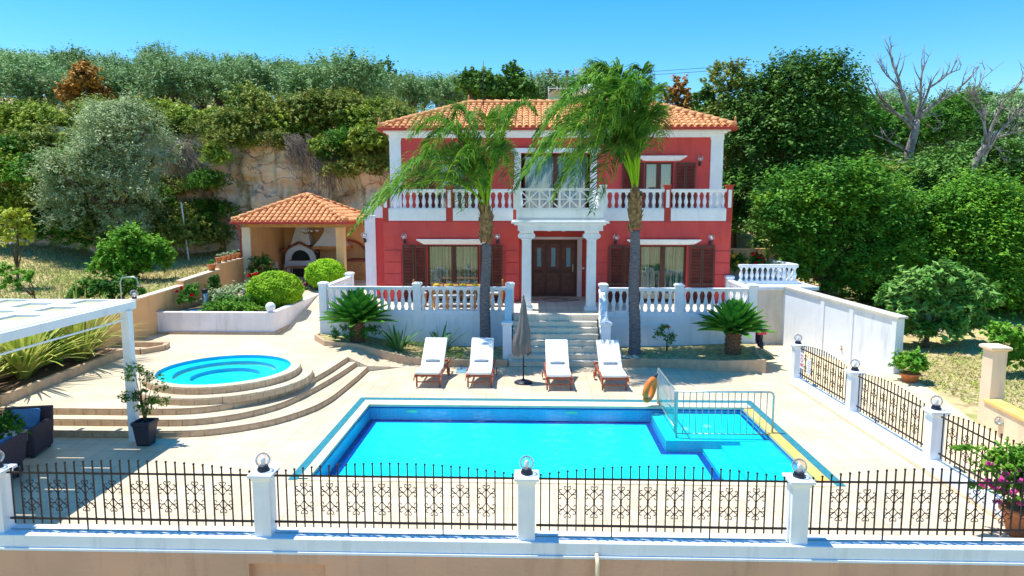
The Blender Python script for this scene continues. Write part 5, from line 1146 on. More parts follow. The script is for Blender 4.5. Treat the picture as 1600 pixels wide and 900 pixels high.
masstree('bushy_tree', 32, [(1460, 345, 1.2), (1510, 330, 1.1), (1500, 350, 1.0)], 'lime green bush catching the sun above the broad tree at right', 'leaf_bright', 9000, .09, .1)
masstree('bushy_tree', 31, [(1215, 380, 1.2), (1250, 370, 1.2), (1200, 355, 1.0)], 'dark shrub filling the gap between the side yard and the driveway tree', 'leaf_dark', 9000, .09, .12)
masstree('bushy_tree', 31, [(1420, 480, 1.2), (1480, 490, 1.2), (1540, 500, 1.2), (1600, 510, 1.2), (1380, 450, 1.1), (1440, 450, 1.2), (1520, 460, 1.2)], 'dark undergrowth beneath the trees behind the grass at right', 'leaf_dark', 16000, .1, .1, zg=.3)
masstree('bushy_tree', 29.5, [(1390, 470, 1.3), (1450, 500, 1.3), (1520, 510, 1.3), (1590, 520, 1.3), (1340, 450, 1.0)], 'shaded leafy thicket directly behind the loquat tree', 'leaf_green', 16000, .09, .1, zg=.2)
masstree('bushy_tree', 33, [(1330, 400, 1.4), (1390, 410, 1.5), (1450, 400, 1.5), (1510, 400, 1.5), (1580, 400, 1.5), (1280, 400, 1.3), (1400, 360, 1.4), (1620, 440, 1.4), (1560, 350, 1.4)], 'dark leafy backdrop between the driveway tree and the right edge', 'leaf_dark', 26000, .1, .15, zg=.6)
# dead trees
def dead(y, root_px, root_py, limbs_px, label, r0):
    f = lambda p: (px2x(p[0], y, p[1]), y + (p[2] if len(p) > 2 else 0), pz(p[1], y))
    b = f((root_px, root_py)); t = root('dead_tree', b, label, 'tree')
    m = MB(); sub = MB()
    for ch, ra, rb in limbs_px:
        P = [Vector(f(p)) for p in ch]; Q = [P[0]]
        for a_, b_ in zip(P[:-1], P[1:]):
            mid = (a_ + b_) / 2 + Vector((rnd.uniform(-.1, .1), rnd.uniform(-.3, .3), rnd.uniform(-.08, .08))) * (b_ - a_).length * .5; Q += [mid, b_]
        rs = [.66 * (ra + (rb - ra) * i / (len(Q) - 1)) for i in range(len(Q))]; (m if ra > r0 * .8 else sub).tube(Q, rs, 7)
        if ra < r0 * .8:
            for i in range(2, len(Q)):
                for _ in range(2):
                    d = (Q[i] - Q[i - 1]).normalized() + Vector((rnd.uniform(-.9, .9), rnd.uniform(-.6, .6), rnd.uniform(-.2, .9))); L_ = rnd.uniform(.25, .8); p = Q[i - 1] + (Q[i] - Q[i - 1]) * rnd.random()
                    e = p + d * L_ * .5 + Vector((0, 0, .1)); sub.tube([p, e, e + (d + Vector((rnd.uniform(-.5, .5), 0, .4))) * L_ * .5], [rs[i] * .5 + .01, rs[i] * .3 + .01, .008], 4)
                    sub.tube([e, e + Vector((rnd.uniform(-.5, .5), rnd.uniform(-.3, .3), rnd.uniform(.1, .6)))], [.018, .006], 3)
    m.build('trunk', 'deadwood', t); sub.build('branches', 'deadwood', t)
dead(37, 1422, 262, [(((1422, 262), (1428, 215), (1432, 190)), .36, .26), (((1432, 195), (1415, 165), (1405, 130), (1395, 105), (1392, 75)), .2, .03), (((1432, 190), (1438, 160), (1440, 120), (1450, 95)), .16, .03),
                     (((1434, 188), (1460, 165), (1490, 150), (1530, 108)), .17, .03), (((1434, 190), (1452, 140), (1480, 120), (1500, 112)), .12, .03), (((1428, 200), (1400, 180), (1375, 165), (1345, 130)), .17, .03),
                     (((1426, 205), (1395, 175), (1370, 150), (1360, 125)), .11, .02), (((1420, 240), (1395, 225), (1365, 212)), .1, .02), (((1420, 255), (1385, 250), (1362, 285), (1360, 300)), .08, .02), (((1405, 140), (1385, 120), (1378, 110)), .08, .02), (((1434, 188), (1460, 180), (1470, 200), (1458, 210)), .07, .02)], 'larger bleached bare dead tree between the dark evergreen and the right edge', .36)
dead(33, 1514, 283, [(((1514, 283), (1525, 250), (1542, 228)), .3, .2), (((1530, 265), (1540, 240), (1548, 225)), .2, .15), (((1540, 230), (1538, 200), (1535, 170), (1520, 155), (1540, 110)), .13, .02), (((1542, 228), (1550, 200), (1565, 165), (1600, 125)), .15, .03),
                     (((1545, 225), (1575, 195), (1610, 165)), .12, .03), (((1548, 222), (1580, 210), (1610, 205)), .1, .03), (((1550, 225), (1565, 240), (1570, 255)), .06, .02), (((1538, 190), (1522, 170), (1515, 160)), .07, .02), (((1560, 170), (1580, 175), (1600, 190)), .06, .02)], 'smaller leaning bleached dead tree at the right edge', .3)

# field plants at left
masstree('young_tree', 27, [(12, 345, .5), (30, 362, .45), (5, 375, .5), (25, 340, .4), (40, 372, .3)], 'young tree with yellow green leaves in the dry field at the left edge', 'leaf_yellow', 2600, .08, .06, trunk_px=16, ksub=8)
masstree('fruit_sapling', 24, [(45, 430, .22), (8, 430, .35), (15, 450, .35), (48, 440, .2)], 'small leafy sapling with a crooked stem in the dry field', 'leaf_bright', 1500, .06, .05, trunk_px=58, ksub=6)
masstree('leafy_bush', 29, [(205, 380, .75), (175, 405, .75), (230, 400, .8), (205, 415, .9), (240, 415, .6), (165, 425, .6), (195, 430, .6)], 'lush bright green bush in the middle of the dry field', 'leaf_bright', 15000, .08, .05, ksub=12, extra=.3)
masstree('leafy_bush', 23.6, [(135, 452, .35), (165, 455, .38), (195, 450, .38), (215, 458, .3), (150, 462, .35), (180, 465, .35), (120, 462, .3)], 'low green bush row behind the peach wall and pergola', 'leaf_green', 6000, .06, .03, ksub=10)

# grass, dry blades
def blades(name, n, fx, kindlab, mt, h=.12):
    X, Y = fx(n); Z = terr(X, Y); C = np.stack([X, Y, Z], 1); a = nr.uniform(0, 6.28, n); w_ = .02; hh = h * nr.uniform(.4, 1.5, n)
    dx = np.cos(a) * w_; dy = np.sin(a) * w_; lx = nr.normal(0, .09, n); ly = nr.normal(0, .09, n)
    V = np.stack([C + np.stack([-dx, -dy, 0 * a], 1), C + np.stack([dx, dy, 0 * a], 1), C + np.stack([lx + dx * .2, ly + dy * .2, hh], 1), C + np.stack([lx - dx * .2, ly - dy * .2, hh], 1)], 1).reshape(-1, 3)
    return tag(mesh_np(name, V, np.arange(4 * n).reshape(n, 4), mt), kindlab, 'grass', kind='stuff')
blades('dry_grass', 30000, lambda n: (nr.uniform(-34, -13.7, n), 20 + 18 * nr.random(n)), 'dry straw coloured mown grass on the field at left', 'dryblade')
blades('dry_grass', 16000, lambda n: (nr.uniform(11.1, 24, n), 10.5 + 14 * nr.random(n)), 'short dry grass beside the driveway at right', 'dryblade', .07)
blades('green_grass', 9000, lambda n: (nr.uniform(11.1, 20, n), 10.5 + 12 * nr.random(n)), 'short green grass mixed into the dry lawn at right', 'leaf_maquis', .05)
blades('green_grass', 5000, lambda n: (nr.normal(-24, 5, n), nr.normal(28, 4, n).clip(20, 38)), 'patches of fresh green weeds on the field at left', 'leaf_bright', .1)

# ---------------------------------------------------------------- palms
def bez(p0, p1, p2, p3, n):
    t = np.linspace(0, 1, n)[:, None]; return (1 - t) ** 3 * p0 + 3 * (1 - t) ** 2 * t * p1 + 3 * (1 - t) * t * t * p2 + t ** 3 * p3
def frond(parent, c, tip, rise, n=100, L=.62, wind=(-.25, 0, 0), mt='leaf_palm', w_=.021, label=None, sag=1.):
    c = np.array(c, float); tip = np.array(tip, float); d = tip - c
    P = bez(c, c + d * .18 + np.array([0, 0, rise * .9]), c + d * .62 + np.array([0, 0, rise * 1.1]), tip, 26)
    q = np.linspace(0, 25, n); i0 = np.floor(q).astype(int).clip(0, 24); fr = (q - i0)[:, None]; S = P[i0] * (1 - fr) + P[i0 + 1] * fr; T = P[i0 + 1] - P[i0]; T /= np.linalg.norm(T, axis=1)[:, None]
    keep = np.linspace(0, 1, n) > .18; S = S[keep]; T = T[keep]; t = np.linspace(0, 1, n)[keep]; V = []; F = []
    b = 0
    for side in (-1, 1):
        for layer in (0, 1):
            Sd = np.cross(T, [0, 0, 1.]); Sd /= np.linalg.norm(Sd, axis=1)[:, None] + 1e-6; m_ = len(S)
            Ls = (L * (np.sin(np.clip(t * 1.05, 0, 1) * PI) ** .5 * .85 + .25) * nr.uniform(.8, 1.15, m_))[:, None]
            dirv = Sd * side * nr.uniform(.5, .95, (m_, 1)) + T * nr.uniform(.25, .6, (m_, 1)) + np.array([0, 0, 1.]) * nr.uniform(-.1, .95, (m_, 1)) * (1 if layer else .35)
            dirv /= np.linalg.norm(dirv, axis=1)[:, None]; g_ = np.array([wind[0], wind[1], -.8]) + nr.normal(0, .16, (m_, 3))
            p1 = S + dirv * Ls * .42; p2 = S + dirv * Ls * .78 + g_ * Ls * .20 * sag; p3 = S + dirv * Ls * .98 + g_ * Ls * .62 * sag
            wd = np.cross(dirv, [0.3, .2, 1.]); wd /= np.linalg.norm(wd, axis=1)[:, None] + 1e-6; wd = wd * w_
            rows = [S - wd * .7, S + wd * .7, p1 - wd, p1 + wd, p2 - wd * .85, p2 + wd * .85, p3 - wd * .15, p3 + wd * .15]
            VV = np.stack(rows, 1).reshape(-1, 3); base = b + np.arange(m_)[:, None] * 8
            F.append(np.concatenate([base + np.array([[0, 1, 3, 2]]), base + np.array([[2, 3, 5, 4]]), base + np.array([[4, 5, 7, 6]])])); V.append(VV); b += m_ * 8
    o = mesh_np('frond', np.concatenate(V), np.concatenate(F), mt, parent)
    if label: o['label'] = label
    MB().tube([tuple(p) for p in P[::3]] + [tuple(P[-1])], list(np.linspace(.035, .010, len(P[::3]) + 1)), 5).build('midrib', 'leaf_lime', o)
def palm(x, y, zb, cz, lean, label, tips, wind, r=.16, nl=58, sag=.8):
    t = root('palm_tree', (x, y, zb), label, 'palm tree'); n = 40; m = MB(); pts = []; rs = []
    for i in range(n):
        u = i / (n - 1); pts.append((x + lean * u + .02 * math.sin(u * 9), y, zb - .1 + (cz - 1.3 - zb) * u)); rs.append(r * (1.18 - .25 * u) * (1 + (.025 if i % 2 else -.01)) * (1.15 if u < .06 else 1))
    m.tube(pts, rs, 14); m.build('trunk', 'trunk_palm', t)
    xc = x + lean; m = MB(); m.lathe([(r * .92, 0), (r * 1.1, .25), (r * 1.35, .6), (r * 1.25, .85), (r * .8, 1.15), (r * .5, 1.4)], (xc, y, cz - 1.35), 12)
    for i in range(46):
        a = rnd.uniform(0, 2 * PI); zz = cz - 1.45 + rnd.uniform(0, 1.1); rr = r * 1.1; p = Vector((xc + rr * math.cos(a), y + rr * math.sin(a), zz)); m.beam(p, p + Vector((math.cos(a) * rnd.uniform(.03, .1), math.sin(a) * .07, rnd.uniform(.12, .3))), .08, .02)
    m.build('fibrous_crown_base', 'boots', t)
    for (px, py, dy, rise, L) in tips:
        tx = px2x(px, y + dy, py); tzz = pz(py, (y + dy)); frond(t, (xc + rnd.uniform(-.06, .06), y + rnd.uniform(-.06, .06), cz - .25 + rnd.uniform(-.15, .15)), (tx, y + dy, tzz), rise, nl, L, wind, sag=sag)
    return t
palm(-1.58, 22.2, .2, 5.15, .08, 'left palm tree with wind blown fronds beside the entrance stairs',
     [(548, 365, -.8, 1.6, .75), (590, 320, .8, 2.1, .8), (560, 340, -.2, 1.7, .6), (612, 300, -1.2, 2.0, .75), (640, 215, .6, 2.2, .75), (665, 245, -1.4, 2.2, .8), (700, 190, .8, 2.1, .7), (838, 178, -.4, 2.0, .55), (800, 200, .8, 2.2, .6), (690, 300, -2.2, 1.9, .8), (655, 300, 1.6, 2.2, .75), (800, 300, -1.5, 2.2, .6), (760, 215, -1.8, 2.2, .7), (810, 290, 1.0, 2.0, .55), (720, 330, -2.2, 1.5, .6)], (-.22, 0, 0))
palm(3.3, 21.7, .2, 5.6, -.08, 'right palm tree with a large drooping windswept crown beside the entrance stairs',
     [(805, 295, -.8, 2.6, .78), (830, 230, .6, 2.9, .78), (840, 270, -1.6, 2.6, .74), (870, 190, -.8, 3.0, .78), (895, 290, -1.8, 2.6, .8), (865, 310, .8, 2.3, .74), (910, 135, .6, 2.6, .74), (950, 125, -.4, 2.0, .8), (1005, 112, .5, 1.7, .7), (1025, 165, -1.2, 2.0, .75), (930, 230, -2.4, 2.9, .8), (1035, 215, 1.2, 2.2, .75), (960, 200, -2.2, 3.0, .74), (1030, 235, -1.6, 2.2, .75), (910, 170, 1.5, 3.1, .74), (1000, 170, 1.9, 2.6, .8), (925, 330, -1.4, 2.1, .7), (880, 250, -2.6, 2.8, .74)], (-.3, 0, 0), nl=70, sag=.95)

# cycads
def cycad(x, y, zb, zt, R_, nf, label, tr=.2, pup=False):
    t = root('cycad', (x, y, zb), label, 'cycad'); m = MB(); n = 14
    m.lathe([(tr * (1.1 - .15 * i / n) * (1 + .09 * (i % 2)), (zt - zb) * i / n) for i in range(n + 1)], (x, y, zb), 14)
    for i in range(70):
        a = i * 2.4; zz = zb + (zt - zb) * (i / 70); p = Vector((x + tr * .98 * math.cos(a), y + tr * .98 * math.sin(a), zz)); m.beam(p, p + Vector((math.cos(a) * .05, math.sin(a) * .05, .05)), .06, .03)
    m.build('trunk', 'cycbark', t)
    V = []; F = []; b = 0; rib = MB()
    for k in range(nf):
        a = k * 2.39996; el = R(10 + 72 * ((k + .5) / nf)); L_ = R_ * rnd.uniform(.88, 1.06) * (1.05 - .15 * (k / nf)); h = np.array([math.cos(a), math.sin(a), 0]); upv = np.array([0, 0, 1.])
        c0 = np.array([x, y, zt - .02]); P = [c0 + h * L_ * s * math.cos(el) * (1 - .0 * s) + upv * (L_ * s * math.sin(el) - .14 * L_ * s * s * math.cos(el)) for s in np.linspace(.04, 1, 34)]
        P = np.array(P); rib.tube([tuple(p) for p in P[::4]], list(np.linspace(.014, .004, len(P[::4]))), 4, caps=False); T = np.gradient(P, axis=0); T /= np.linalg.norm(T, axis=1)[:, None]; Sd = np.cross(T, upv); Sd /= np.linalg.norm(Sd, axis=1)[:, None]; Nn = np.cross(Sd, T)
        s = np.linspace(0, 1, 34)[:, None]; ll = .19 * np.clip(np.sin((s * .86 + .1) * PI), .15, 1) ** .7
        for side in (-1, 1):
            for off in (0, .5):
                Q = P + T * (L_ / 34) * off; d = Sd * side * .8 + T * .55 + Nn * .38; tip = Q + d * ll; wv_ = T * .017
                VV = np.stack([Q - wv_, Q + wv_, tip + wv_ * .3, tip - wv_ * .3], 1).reshape(-1, 3)[4:]; m_ = len(VV) // 4; V.append(VV); F.append(b + np.arange(4 * m_).reshape(m_, 4)); b += 4 * m_
    o = mesh_np('frond_rosette', np.concatenate(V), np.concatenate(F), 'leaf_cyc', t); rib.build('leaf_ribs', 'leaf_lime', o)
    if pup:
        c_ = MB().lathe([(.05, 0), (.09, .15), (.08, .35), (.02, .45)], (x - .02, y - .1, zt + .05), 10).build('cone', 'petal_yellow', t)
    else:
        crown(t, [(x - .35, y - .1, zb + .3, .45, .3, .3), (x + .4, y, zb + .3, .4, .3, .25)], 900, .1, 'leaf_cyc', 'basal_pups', asp=.15)
    return t
cycad(-5.75, 22.0, .5, 1.15, 1.25, 90, 'wide dark green cycad against the white wall left of the stairs'); cycad(6.32, 21.3, .33, 1.02, 1.2, 95, 'tall trunked cycad with a pale cone at the right end of the planting bed', .21, True)
# strap and paddle leaved plants
def strap(parent, x, y, z, n, L, wd, mt, spread=.9, name='leaves', droop=.9):
    V = []; F = []; b = 0
    for i in range(n):
        a = rnd.uniform(0, 2 * PI); tl = rnd.uniform(.08, spread); l = L * rnd.uniform(.6, 1.1); h = np.array([math.cos(a), math.sin(a), 0]); sd = np.array([-math.sin(a), math.cos(a), 0]); dr = droop * rnd.uniform(.3, 1.2) * tl; bx_ = np.array([x, y, z]) + h * .12 * rnd.random() + sd * rnd.uniform(-.1, .1)
        for k in range(8):
            s = k / 7; p = bx_ + h * l * s * math.sin(tl) * (1 + .3 * s) + np.array([0, 0, l * (s * math.cos(tl) - dr * .55 * s ** 2.6)]); ww = wd * math.sin(PI * min(.97, s * .85 + .12)) ** .6; V += [p - sd * ww, p + sd * ww]
        F += [(b + 2 * k, b + 2 * k + 1, b + 2 * k + 3, b + 2 * k + 2) for k in range(7)]; b += 16
    return mesh_np(name, np.array(V), np.array(F), mt, parent)
for x, y, L, n, lb_ in ((-12.85, 18.7, 2.1, 170, 'tall clump of striped yellow green flax beside the pergola post'), (-13.0, 16.7, 2.1, 170, 'broad clump of yellow green flax in the tiled bed at left'), (-13.2, 15.2, 1.8, 90, 'flax clump at the left edge of the photo by the steps')):
    t = root('flax_plant', (x, y, .6), lb_, 'flax plant'); strap(t, x, y, .6, n, L, .032, 'leaf_flax')
fb = root('flax_bed', (-12.7, 17, .45), 'tiled planting bed with the flax clumps along the peach wall at left', 'flower bed')
m = MB(); m.beam((-12.1, 14.75, .57), (-12.35, 20.0, .57), .12, .24); m.beam((-12.1, 14.75, .57), (-13.4, 14.75, .57), .12, .24); m.build('kerb', 'riser', fb); MB().prism([(-13.5, 14.8), (-12.15, 14.8), (-12.4, 20), (-13.5, 20)], .46, .6).build('soil', 'soil', fb)
t = root('garden_shrub', (-12.95, 14.6, .45), 'leafy green shrub at the left edge below the flax', 'shrub'); crown(t, [(-12.9, 14.7, 1.0, .55, .45, .6), (-13.1, 14.6, .7, .6, .5, .5)], 2500, .06, 'leaf_green', 'foliage')
t = root('garden_shrub', (-13.0, 17.7, .6), 'small green shrub between the two big flax clumps', 'shrub'); crown(t, [(-13.2, 17.7, 1.0, .45, .5, .5)], 1500, .06, 'leaf_green', 'foliage')
for x, y, n, lb_ in ((-4.35, 21.75, 26, 'bird of paradise plant with spreading leaves beside the wide cycad'), (-3.0, 22.1, 15, 'smaller upright bird of paradise plant behind the leftmost lounger')):
    t = root('bird_of_paradise_plant', (x, y, .2), lb_, 'plant'); strap(t, x, y, .2, n, 1.05, .05, 'leaf_strel', .85, droop=.35)
t = root('rose_bush', (4.35, 21.9, .2), 'thin dark rose shrub against the white wall between palm and cycad', 'shrub')
m = MB()
for i in range(5): m.tube([(4.35, 21.9, .2), (4.35 + rnd.uniform(-.15, .15), 21.9, .6), (4.35 + rnd.uniform(-.35, .3), 21.9 + rnd.uniform(-.1, .1), rnd.uniform(.8, 1.15))], [.014, .01, .006], 4)
m.build('stems', 'bark', t); crown(t, [(4.15, 21.9, .85, .22, .15, .3), (4.5, 21.9, .7, .2, .15, .25), (4.35, 21.9, 1.0, .15, .12, .15)], 260, .055, 'leaf_dark', 'foliage'); crown(t, [(4.4, 21.85, 1.1, .06, .05, .05)], 30, .03, 'petal_red', 'blossom')
for i in range(9):
    x = 2.62 + rnd.uniform(0, 1.0); y = 21.1 + rnd.uniform(-.15, .25); m = MB().sphere((x, y, .24), rnd.uniform(.05, .09), 8, sz=.6)
    tag(m.build('pebble', 'pebble', loc=(x, y, .2)), 'pale pebble lying at the foot of the right palm', 'pebble', 'pebbles at the palm foot')
# ground cover in the beds
t = None
def cover(name, pts, n, size, mt, lab, h=.05):
    P = []
    for (x0, y0, x1, y1, z) in pts: P.append(np.stack([nr.uniform(x0, x1, n), nr.uniform(y0, y1, n), z + np.abs(nr.normal(0, h, n))], 1))
    V, F = leaf_quads(np.concatenate(P), size, .4, .3); tag(mesh_np(name, V, F, mt), lab, 'ground cover', kind='stuff')
cover('bed_ground_cover', [(-3.6, 21.1, -2.2, 22.6, .2), (-5.2, 21.9, -3.6, 22.7, .35), (3.6, 21.1, 6.8, 22.4, .2)], 900, .03, 'leaf_maquis', 'low yellow green ground cover in the beds before the terrace wall')

# ---------------------------------------------------------------- round hedges, garden bed planting
def ballbush(x, y, z, rx, ry, rz_, label, mt='leaf_lime', n=9000, size=.045):
    t = root('round_bush', (x, y, z), label, 'bush'); P, O = ellip_pts((x, y, z + rz_ * .8), (rx, ry, rz_), n, .06); V, F = leaf_quads(P, size, .6, .2, O * 1.2); mesh_np('foliage', V, F, mt, t)
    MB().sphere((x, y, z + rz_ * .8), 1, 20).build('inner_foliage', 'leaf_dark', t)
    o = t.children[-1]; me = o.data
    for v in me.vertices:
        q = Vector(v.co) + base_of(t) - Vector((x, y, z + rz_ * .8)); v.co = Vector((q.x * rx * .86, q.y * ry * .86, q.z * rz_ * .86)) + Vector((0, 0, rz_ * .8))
    return t
ballbush(-9.98, 26.0, 1.12, 1.05, .95, .74, 'large clipped round bush beside the ball lamp in the garden bed', n=13000)
ballbush(-9.05, 29.5, 1.5, .87, .8, .64, 'smaller clipped round bush nearer the pavilion and terrace', n=10000)
def bedplant(name, x, y, label, bl_, n, size, mt, flowers=None, cat='plant'):
    t = root(name, (x, y, 1.12), label, cat); crown(t, [(x + b[0], y + b[1], 1.12 + b[2], *b[3:]) for b in bl_], n, size, mt, 'foliage', ksub=10)
    if flowers:
        mtf, pts, sz = flowers
        for q in pts: crown(t, [(x + q[0], y + q[1], 1.12 + q[2], sz, sz, sz)], 46, sz * .6, mtf, 'blossom', asp=.8, ksub=4)
    return t
bedplant('low_cushion_plant', -11.2, 24.3, 'low feathery bright green cushion plant along the front of the garden bed', [(0, 0, .08, .7, .4, .2), (.7, .05, .06, .5, .35, .18), (-.5, .1, .1, .4, .35, .18), (1.2, -.1, .05, .4, .3, .15)], 5000, .04, 'leaf_bright')
bedplant('low_cushion_plant', -11.4, 25.0, 'feathery green mound between the cushion plants and the large round bush', [(0, 0, .2, .5, .4, .25), (.6, .2, .15, .4, .4, .25)], 3000, .04, 'leaf_green')
bedplant('flowering_shrub', -11.6, 26.4, 'loose shrub with pale leaves along the peach wall in the garden bed', [(0, 0, .25, .6, .8, .4), (-.3, -1.0, .2, .6, .6, .35), (.4, 1.0, .35, .6, .7, .4)], 4200, .06, 'leaf_olive', ('petal_white', [(rnd.uniform(-.8, .8), rnd.uniform(-1.3, 1.3), rnd.uniform(.35, .65)) for _ in range(14)], .05))
bedplant('rose_bush', -12.75, 24.6, 'rose bush with red blooms in the left corner of the garden bed', [(0, 0, .4, .35, .35, .35), (.2, .1, .7, .3, .3, .35)], 1300, .055, 'leaf_green', ('petal_red', [(-.1, -.2, .85), (.3, -.2, .6), (-.3, -.1, .7)], .07))
bedplant('rose_bush', -12.5, 26.2, 'tall rose shrub behind the bollard light', [(0, 0, .45, .35, .3, .4), (.1, 0, .9, .25, .25, .3)], 1100, .055, 'leaf_green')
bedplant('rose_bush', -11.9, 29.2, 'rose bush with bright red blooms at the pavilion corner', [(0, 0, .45, .4, .35, .4)], 1100, .055, 'leaf_green', ('petal_red', [(-.3, -.2, .8), (.0, -.3, .9), (-.15, -.2, .6), (.25, -.2, .75)], .1))
bedplant('geranium', -10.6, 29.6, 'row of pink and white flowering geraniums before the pavilion table', [(0, 0, .3, .5, .3, .3), (.9, 0, .3, .5, .3, .3), (-.7, 0, .2, .5, .3, .25)], 2400, .05, 'leaf_dark', ('petal_pink', [(rnd.uniform(-.9, 1.2), -.2, rnd.uniform(.35, .65)) for _ in range(9)], .08))
bedplant('hosta', -9.9, 27.4, 'green leafy clump between the two round bushes', [(0, 0, .2, .4, .5, .25), (.4, -.6, .12, .3, .4, .18)], 1600, .07, 'leaf_bright', ('petal_yellow', [(.35, -.9, .25), (.45, -.8, .2), (.4, -1.05, .3)], .09))
bedplant('low_plant', -9.45, 26.9, 'low mixed plants beside the bed wall right of the large bush', [(0, 0, .1, .2, .7, .18)], 900, .05, 'leaf_olive')
t = bedplant('potted_camellia', -12.1, 30.0, 'dark leafy camellia beside the pavilion corner post', [(0, 0, 1.0, .5, .4, .6), (0, 0, .6, .35, .35, .3)], 2400, .07, 'leaf_dark')
MB().tube([(-12.1, 30.0, 1.1), (-12.1, 30, 1.9)], .04).build('stem', 'bark', t)
gp = root('garden_pool', (-12.0, 24.1, 1.12), 'tiny garden pond with turquoise edge in the corner of the garden bed', 'pond')
ring(.42, .52, 1.12, 1.19, 30, (-12.2, 24.25)).build('rim', 'teal', gp); MB().prism([(-12.2 + .42 * math.cos(a * PI / 12), 24.25 + .42 * math.sin(a * PI / 12)) for a in range(24)], 1.121, 1.15).build('basin', 'white_paint', gp)
# pots
def pot(x, y, z, r, h, label, plant='leaf_green', fl=None, big=False, name='terracotta_pot', mt='terracotta', group=None, pl_=None):
    t = root(name, (x, y, z), label, 'plant pot', group); MB().lathe([(r * .68, 0), (r * .95, h * .78), (r * 1.08, h * .8), (r * 1.08, h), (r * .9, h), (r * .88, h * .85)], (x, y, z), 16).build('pot', mt, t)
    pr = pl_ or r; crown(t, [(x, y, z + h + pr * .5, pr * .95, pr * .95, pr * .7)], 150 if not big else big, .035 if not big else .06, plant, 'plant', ksub=8)
    if fl: crown(t, [(x, y, z + h + pr * .8, pr * .8, pr * .8, pr * .4)], 40 if not big else 120, .03, fl, 'blossom', ksub=6)
    return t
gps = 'terracotta pots on the stepped peach wall'
for k, (yy, lb_) in enumerate(((28.3, 'terracotta pot lowest of the five on the upper wall step'), (28.85, 'second terracotta pot up from the lower end of the wall step'), (29.3, 'middle terracotta pot of the five on the wall step'), (29.75, 'fourth terracotta pot on the wall step, next below the flowering one'), (30.2, 'terracotta pot with pale flowers nearest the pavilion post'))):
    pot(-13.2, yy, 2.62 - (30.2 - yy) * .03, .135, .24, lb_, 'leaf_olive' if k < 4 else 'leaf_green', 'petal_white' if k in (4, 1) else None, group=gps)
pot(-13.25, 27.75, 2.32, .17, .24, 'single terracotta pot on the middle step of the peach wall', 'leaf_green', group=gps)
pot(10.75, 19.3, 0, .26, .26, 'wide terracotta bowl with a round green bush at the end of the driveway wall', 'leaf_bright', None, 2200, name='potted_bush', pl_=.46)
pot(-12.0, 30.9, 1.3, .25, .4, 'wooden tub plant in the dim left corner of the pavilion', 'leaf_dark', None, 500, name='potted_plant', mt='teak', pl_=.35)
for x, fl, lb_ in ((8.1, 'petal_yellow', 'rose bush with yellow blooms against the back yard wall'), (8.95, 'petal_red', 'rose bush with red blooms against the back yard wall')):
    t = root('rose_bush', (x, 27.2, 2.1), lb_, 'shrub'); crown(t, [(x, 27.2, 2.6, .4, .35, .45)], 1300, .06, 'leaf_green', 'foliage')
    for k in range(7): q = (x + rnd.uniform(-.3, .3), 26.95, 2.75 + rnd.uniform(-.2, .35)); crown(t, [(*q, .07, .07, .07)], 40, .045, fl, 'blossom', asp=.8, ksub=4)
# pink flowering bush in terracotta pot at the right corner
bx_, by_ = 7.42, 10.1
t = root('bougainvillea', (bx_, by_, 0), 'large terracotta pot of pink flowering bougainvillea at the right corner', 'potted plant')
MB().lathe([(.15, 0), (.24, .36), (.28, .38), (.28, .46), (.24, .46), (.23, .4)], (bx_, by_, 0), 20).build('pot', 'terracotta', t)
m = MB()
for i in range(7): a = rnd.uniform(0, 6.28); m.tube([(bx_, by_, .4), (bx_ + .08 * math.cos(a), by_ + .08 * math.sin(a), .7), (bx_ + .35 * math.cos(a), by_ + .3 * math.sin(a), 1.05)], [.02, .015, .007], 5)
m.tube([(bx_, by_, .9), (bx_ - .6, by_, 1.22), (bx_ - 1.05, by_ + .1, 1.42)], [.012, .008, .004], 4); m.tube([(bx_, by_, .8), (bx_ - .8, by_, .78)], [.01, .004], 4); m.build('stems', 'bark', t)
crown(t, [(bx_ - .25, by_, 1.02, .45, .35, .34), (bx_ + .2, by_, 1.0, .5, .4, .4), (bx_ - .05, by_ - .1, .78, .45, .3, .28), (bx_ - .85, by_ + .05, 1.34, .28, .08, .07), (bx_ - .7, by_, .78, .18, .1, .08)], 7500, .034, 'leaf_bright', 'foliage', spray=.3)
for k in range(26):
    q = (bx_ - .45 + rnd.gauss(0, .18) + (k > 20) * .5, by_ - .25 + rnd.uniform(-.08, .1), .92 + rnd.gauss(0, .14)); crown(t, [(*q, .055, .05, .055)], 34, .028, 'petal_pink', 'blossom', asp=.8, ksub=4)
# potted tree before the steps
tx_, ty_ = -8.1, 13.62; t = root('potted_tree', (tx_, ty_, 0), 'slender leafy tree in a tall black square planter beside the pergola post', 'potted plant')
MB().sq([(.13, 0), (.175, .44), (.195, .45), (.195, .52), (.17, .52), (.165, .46)], (tx_, ty_, 0)).build('planter', 'black', t, .006)
m = MB()
for i in range(8): a = rnd.uniform(0, 6.28); rr = rnd.uniform(.1, .4); m.tube([(tx_, ty_, .45), (tx_ + rr * .3 * math.cos(a), ty_, .9), (tx_ + rr * math.cos(a), ty_ + rr * math.sin(a), rnd.uniform(1.1, 1.75))], [.014, .01, .004], 4)
m.build('stems', 'bark', t)
crown(t, [(tx_ - .1, ty_, 1.55, .28, .25, .28), (tx_ + .15, ty_, 1.2, .32, .28, .3), (tx_ - .3, ty_, 1.0, .3, .25, .2), (tx_ + .3, ty_, .9, .3, .22, .18), (tx_, ty_, .8, .25, .25, .2)], 1500, .036, 'leaf_green', 'foliage', asp=.4, ksub=12, extra=.35)
t = root('potted_plant', (-9.9, 12.2, 0), 'dark pot with leafy plant between the two wicker armchairs', 'potted plant'); MB().sq([(.14, 0), (.18, .4), (.18, .45)], (-9.95, 12.15, 0)).build('planter', 'black', t); crown(t, [(-9.95, 12.15, .75, .35, .3, .32)], 1300, .045, 'leaf_green', 'foliage')

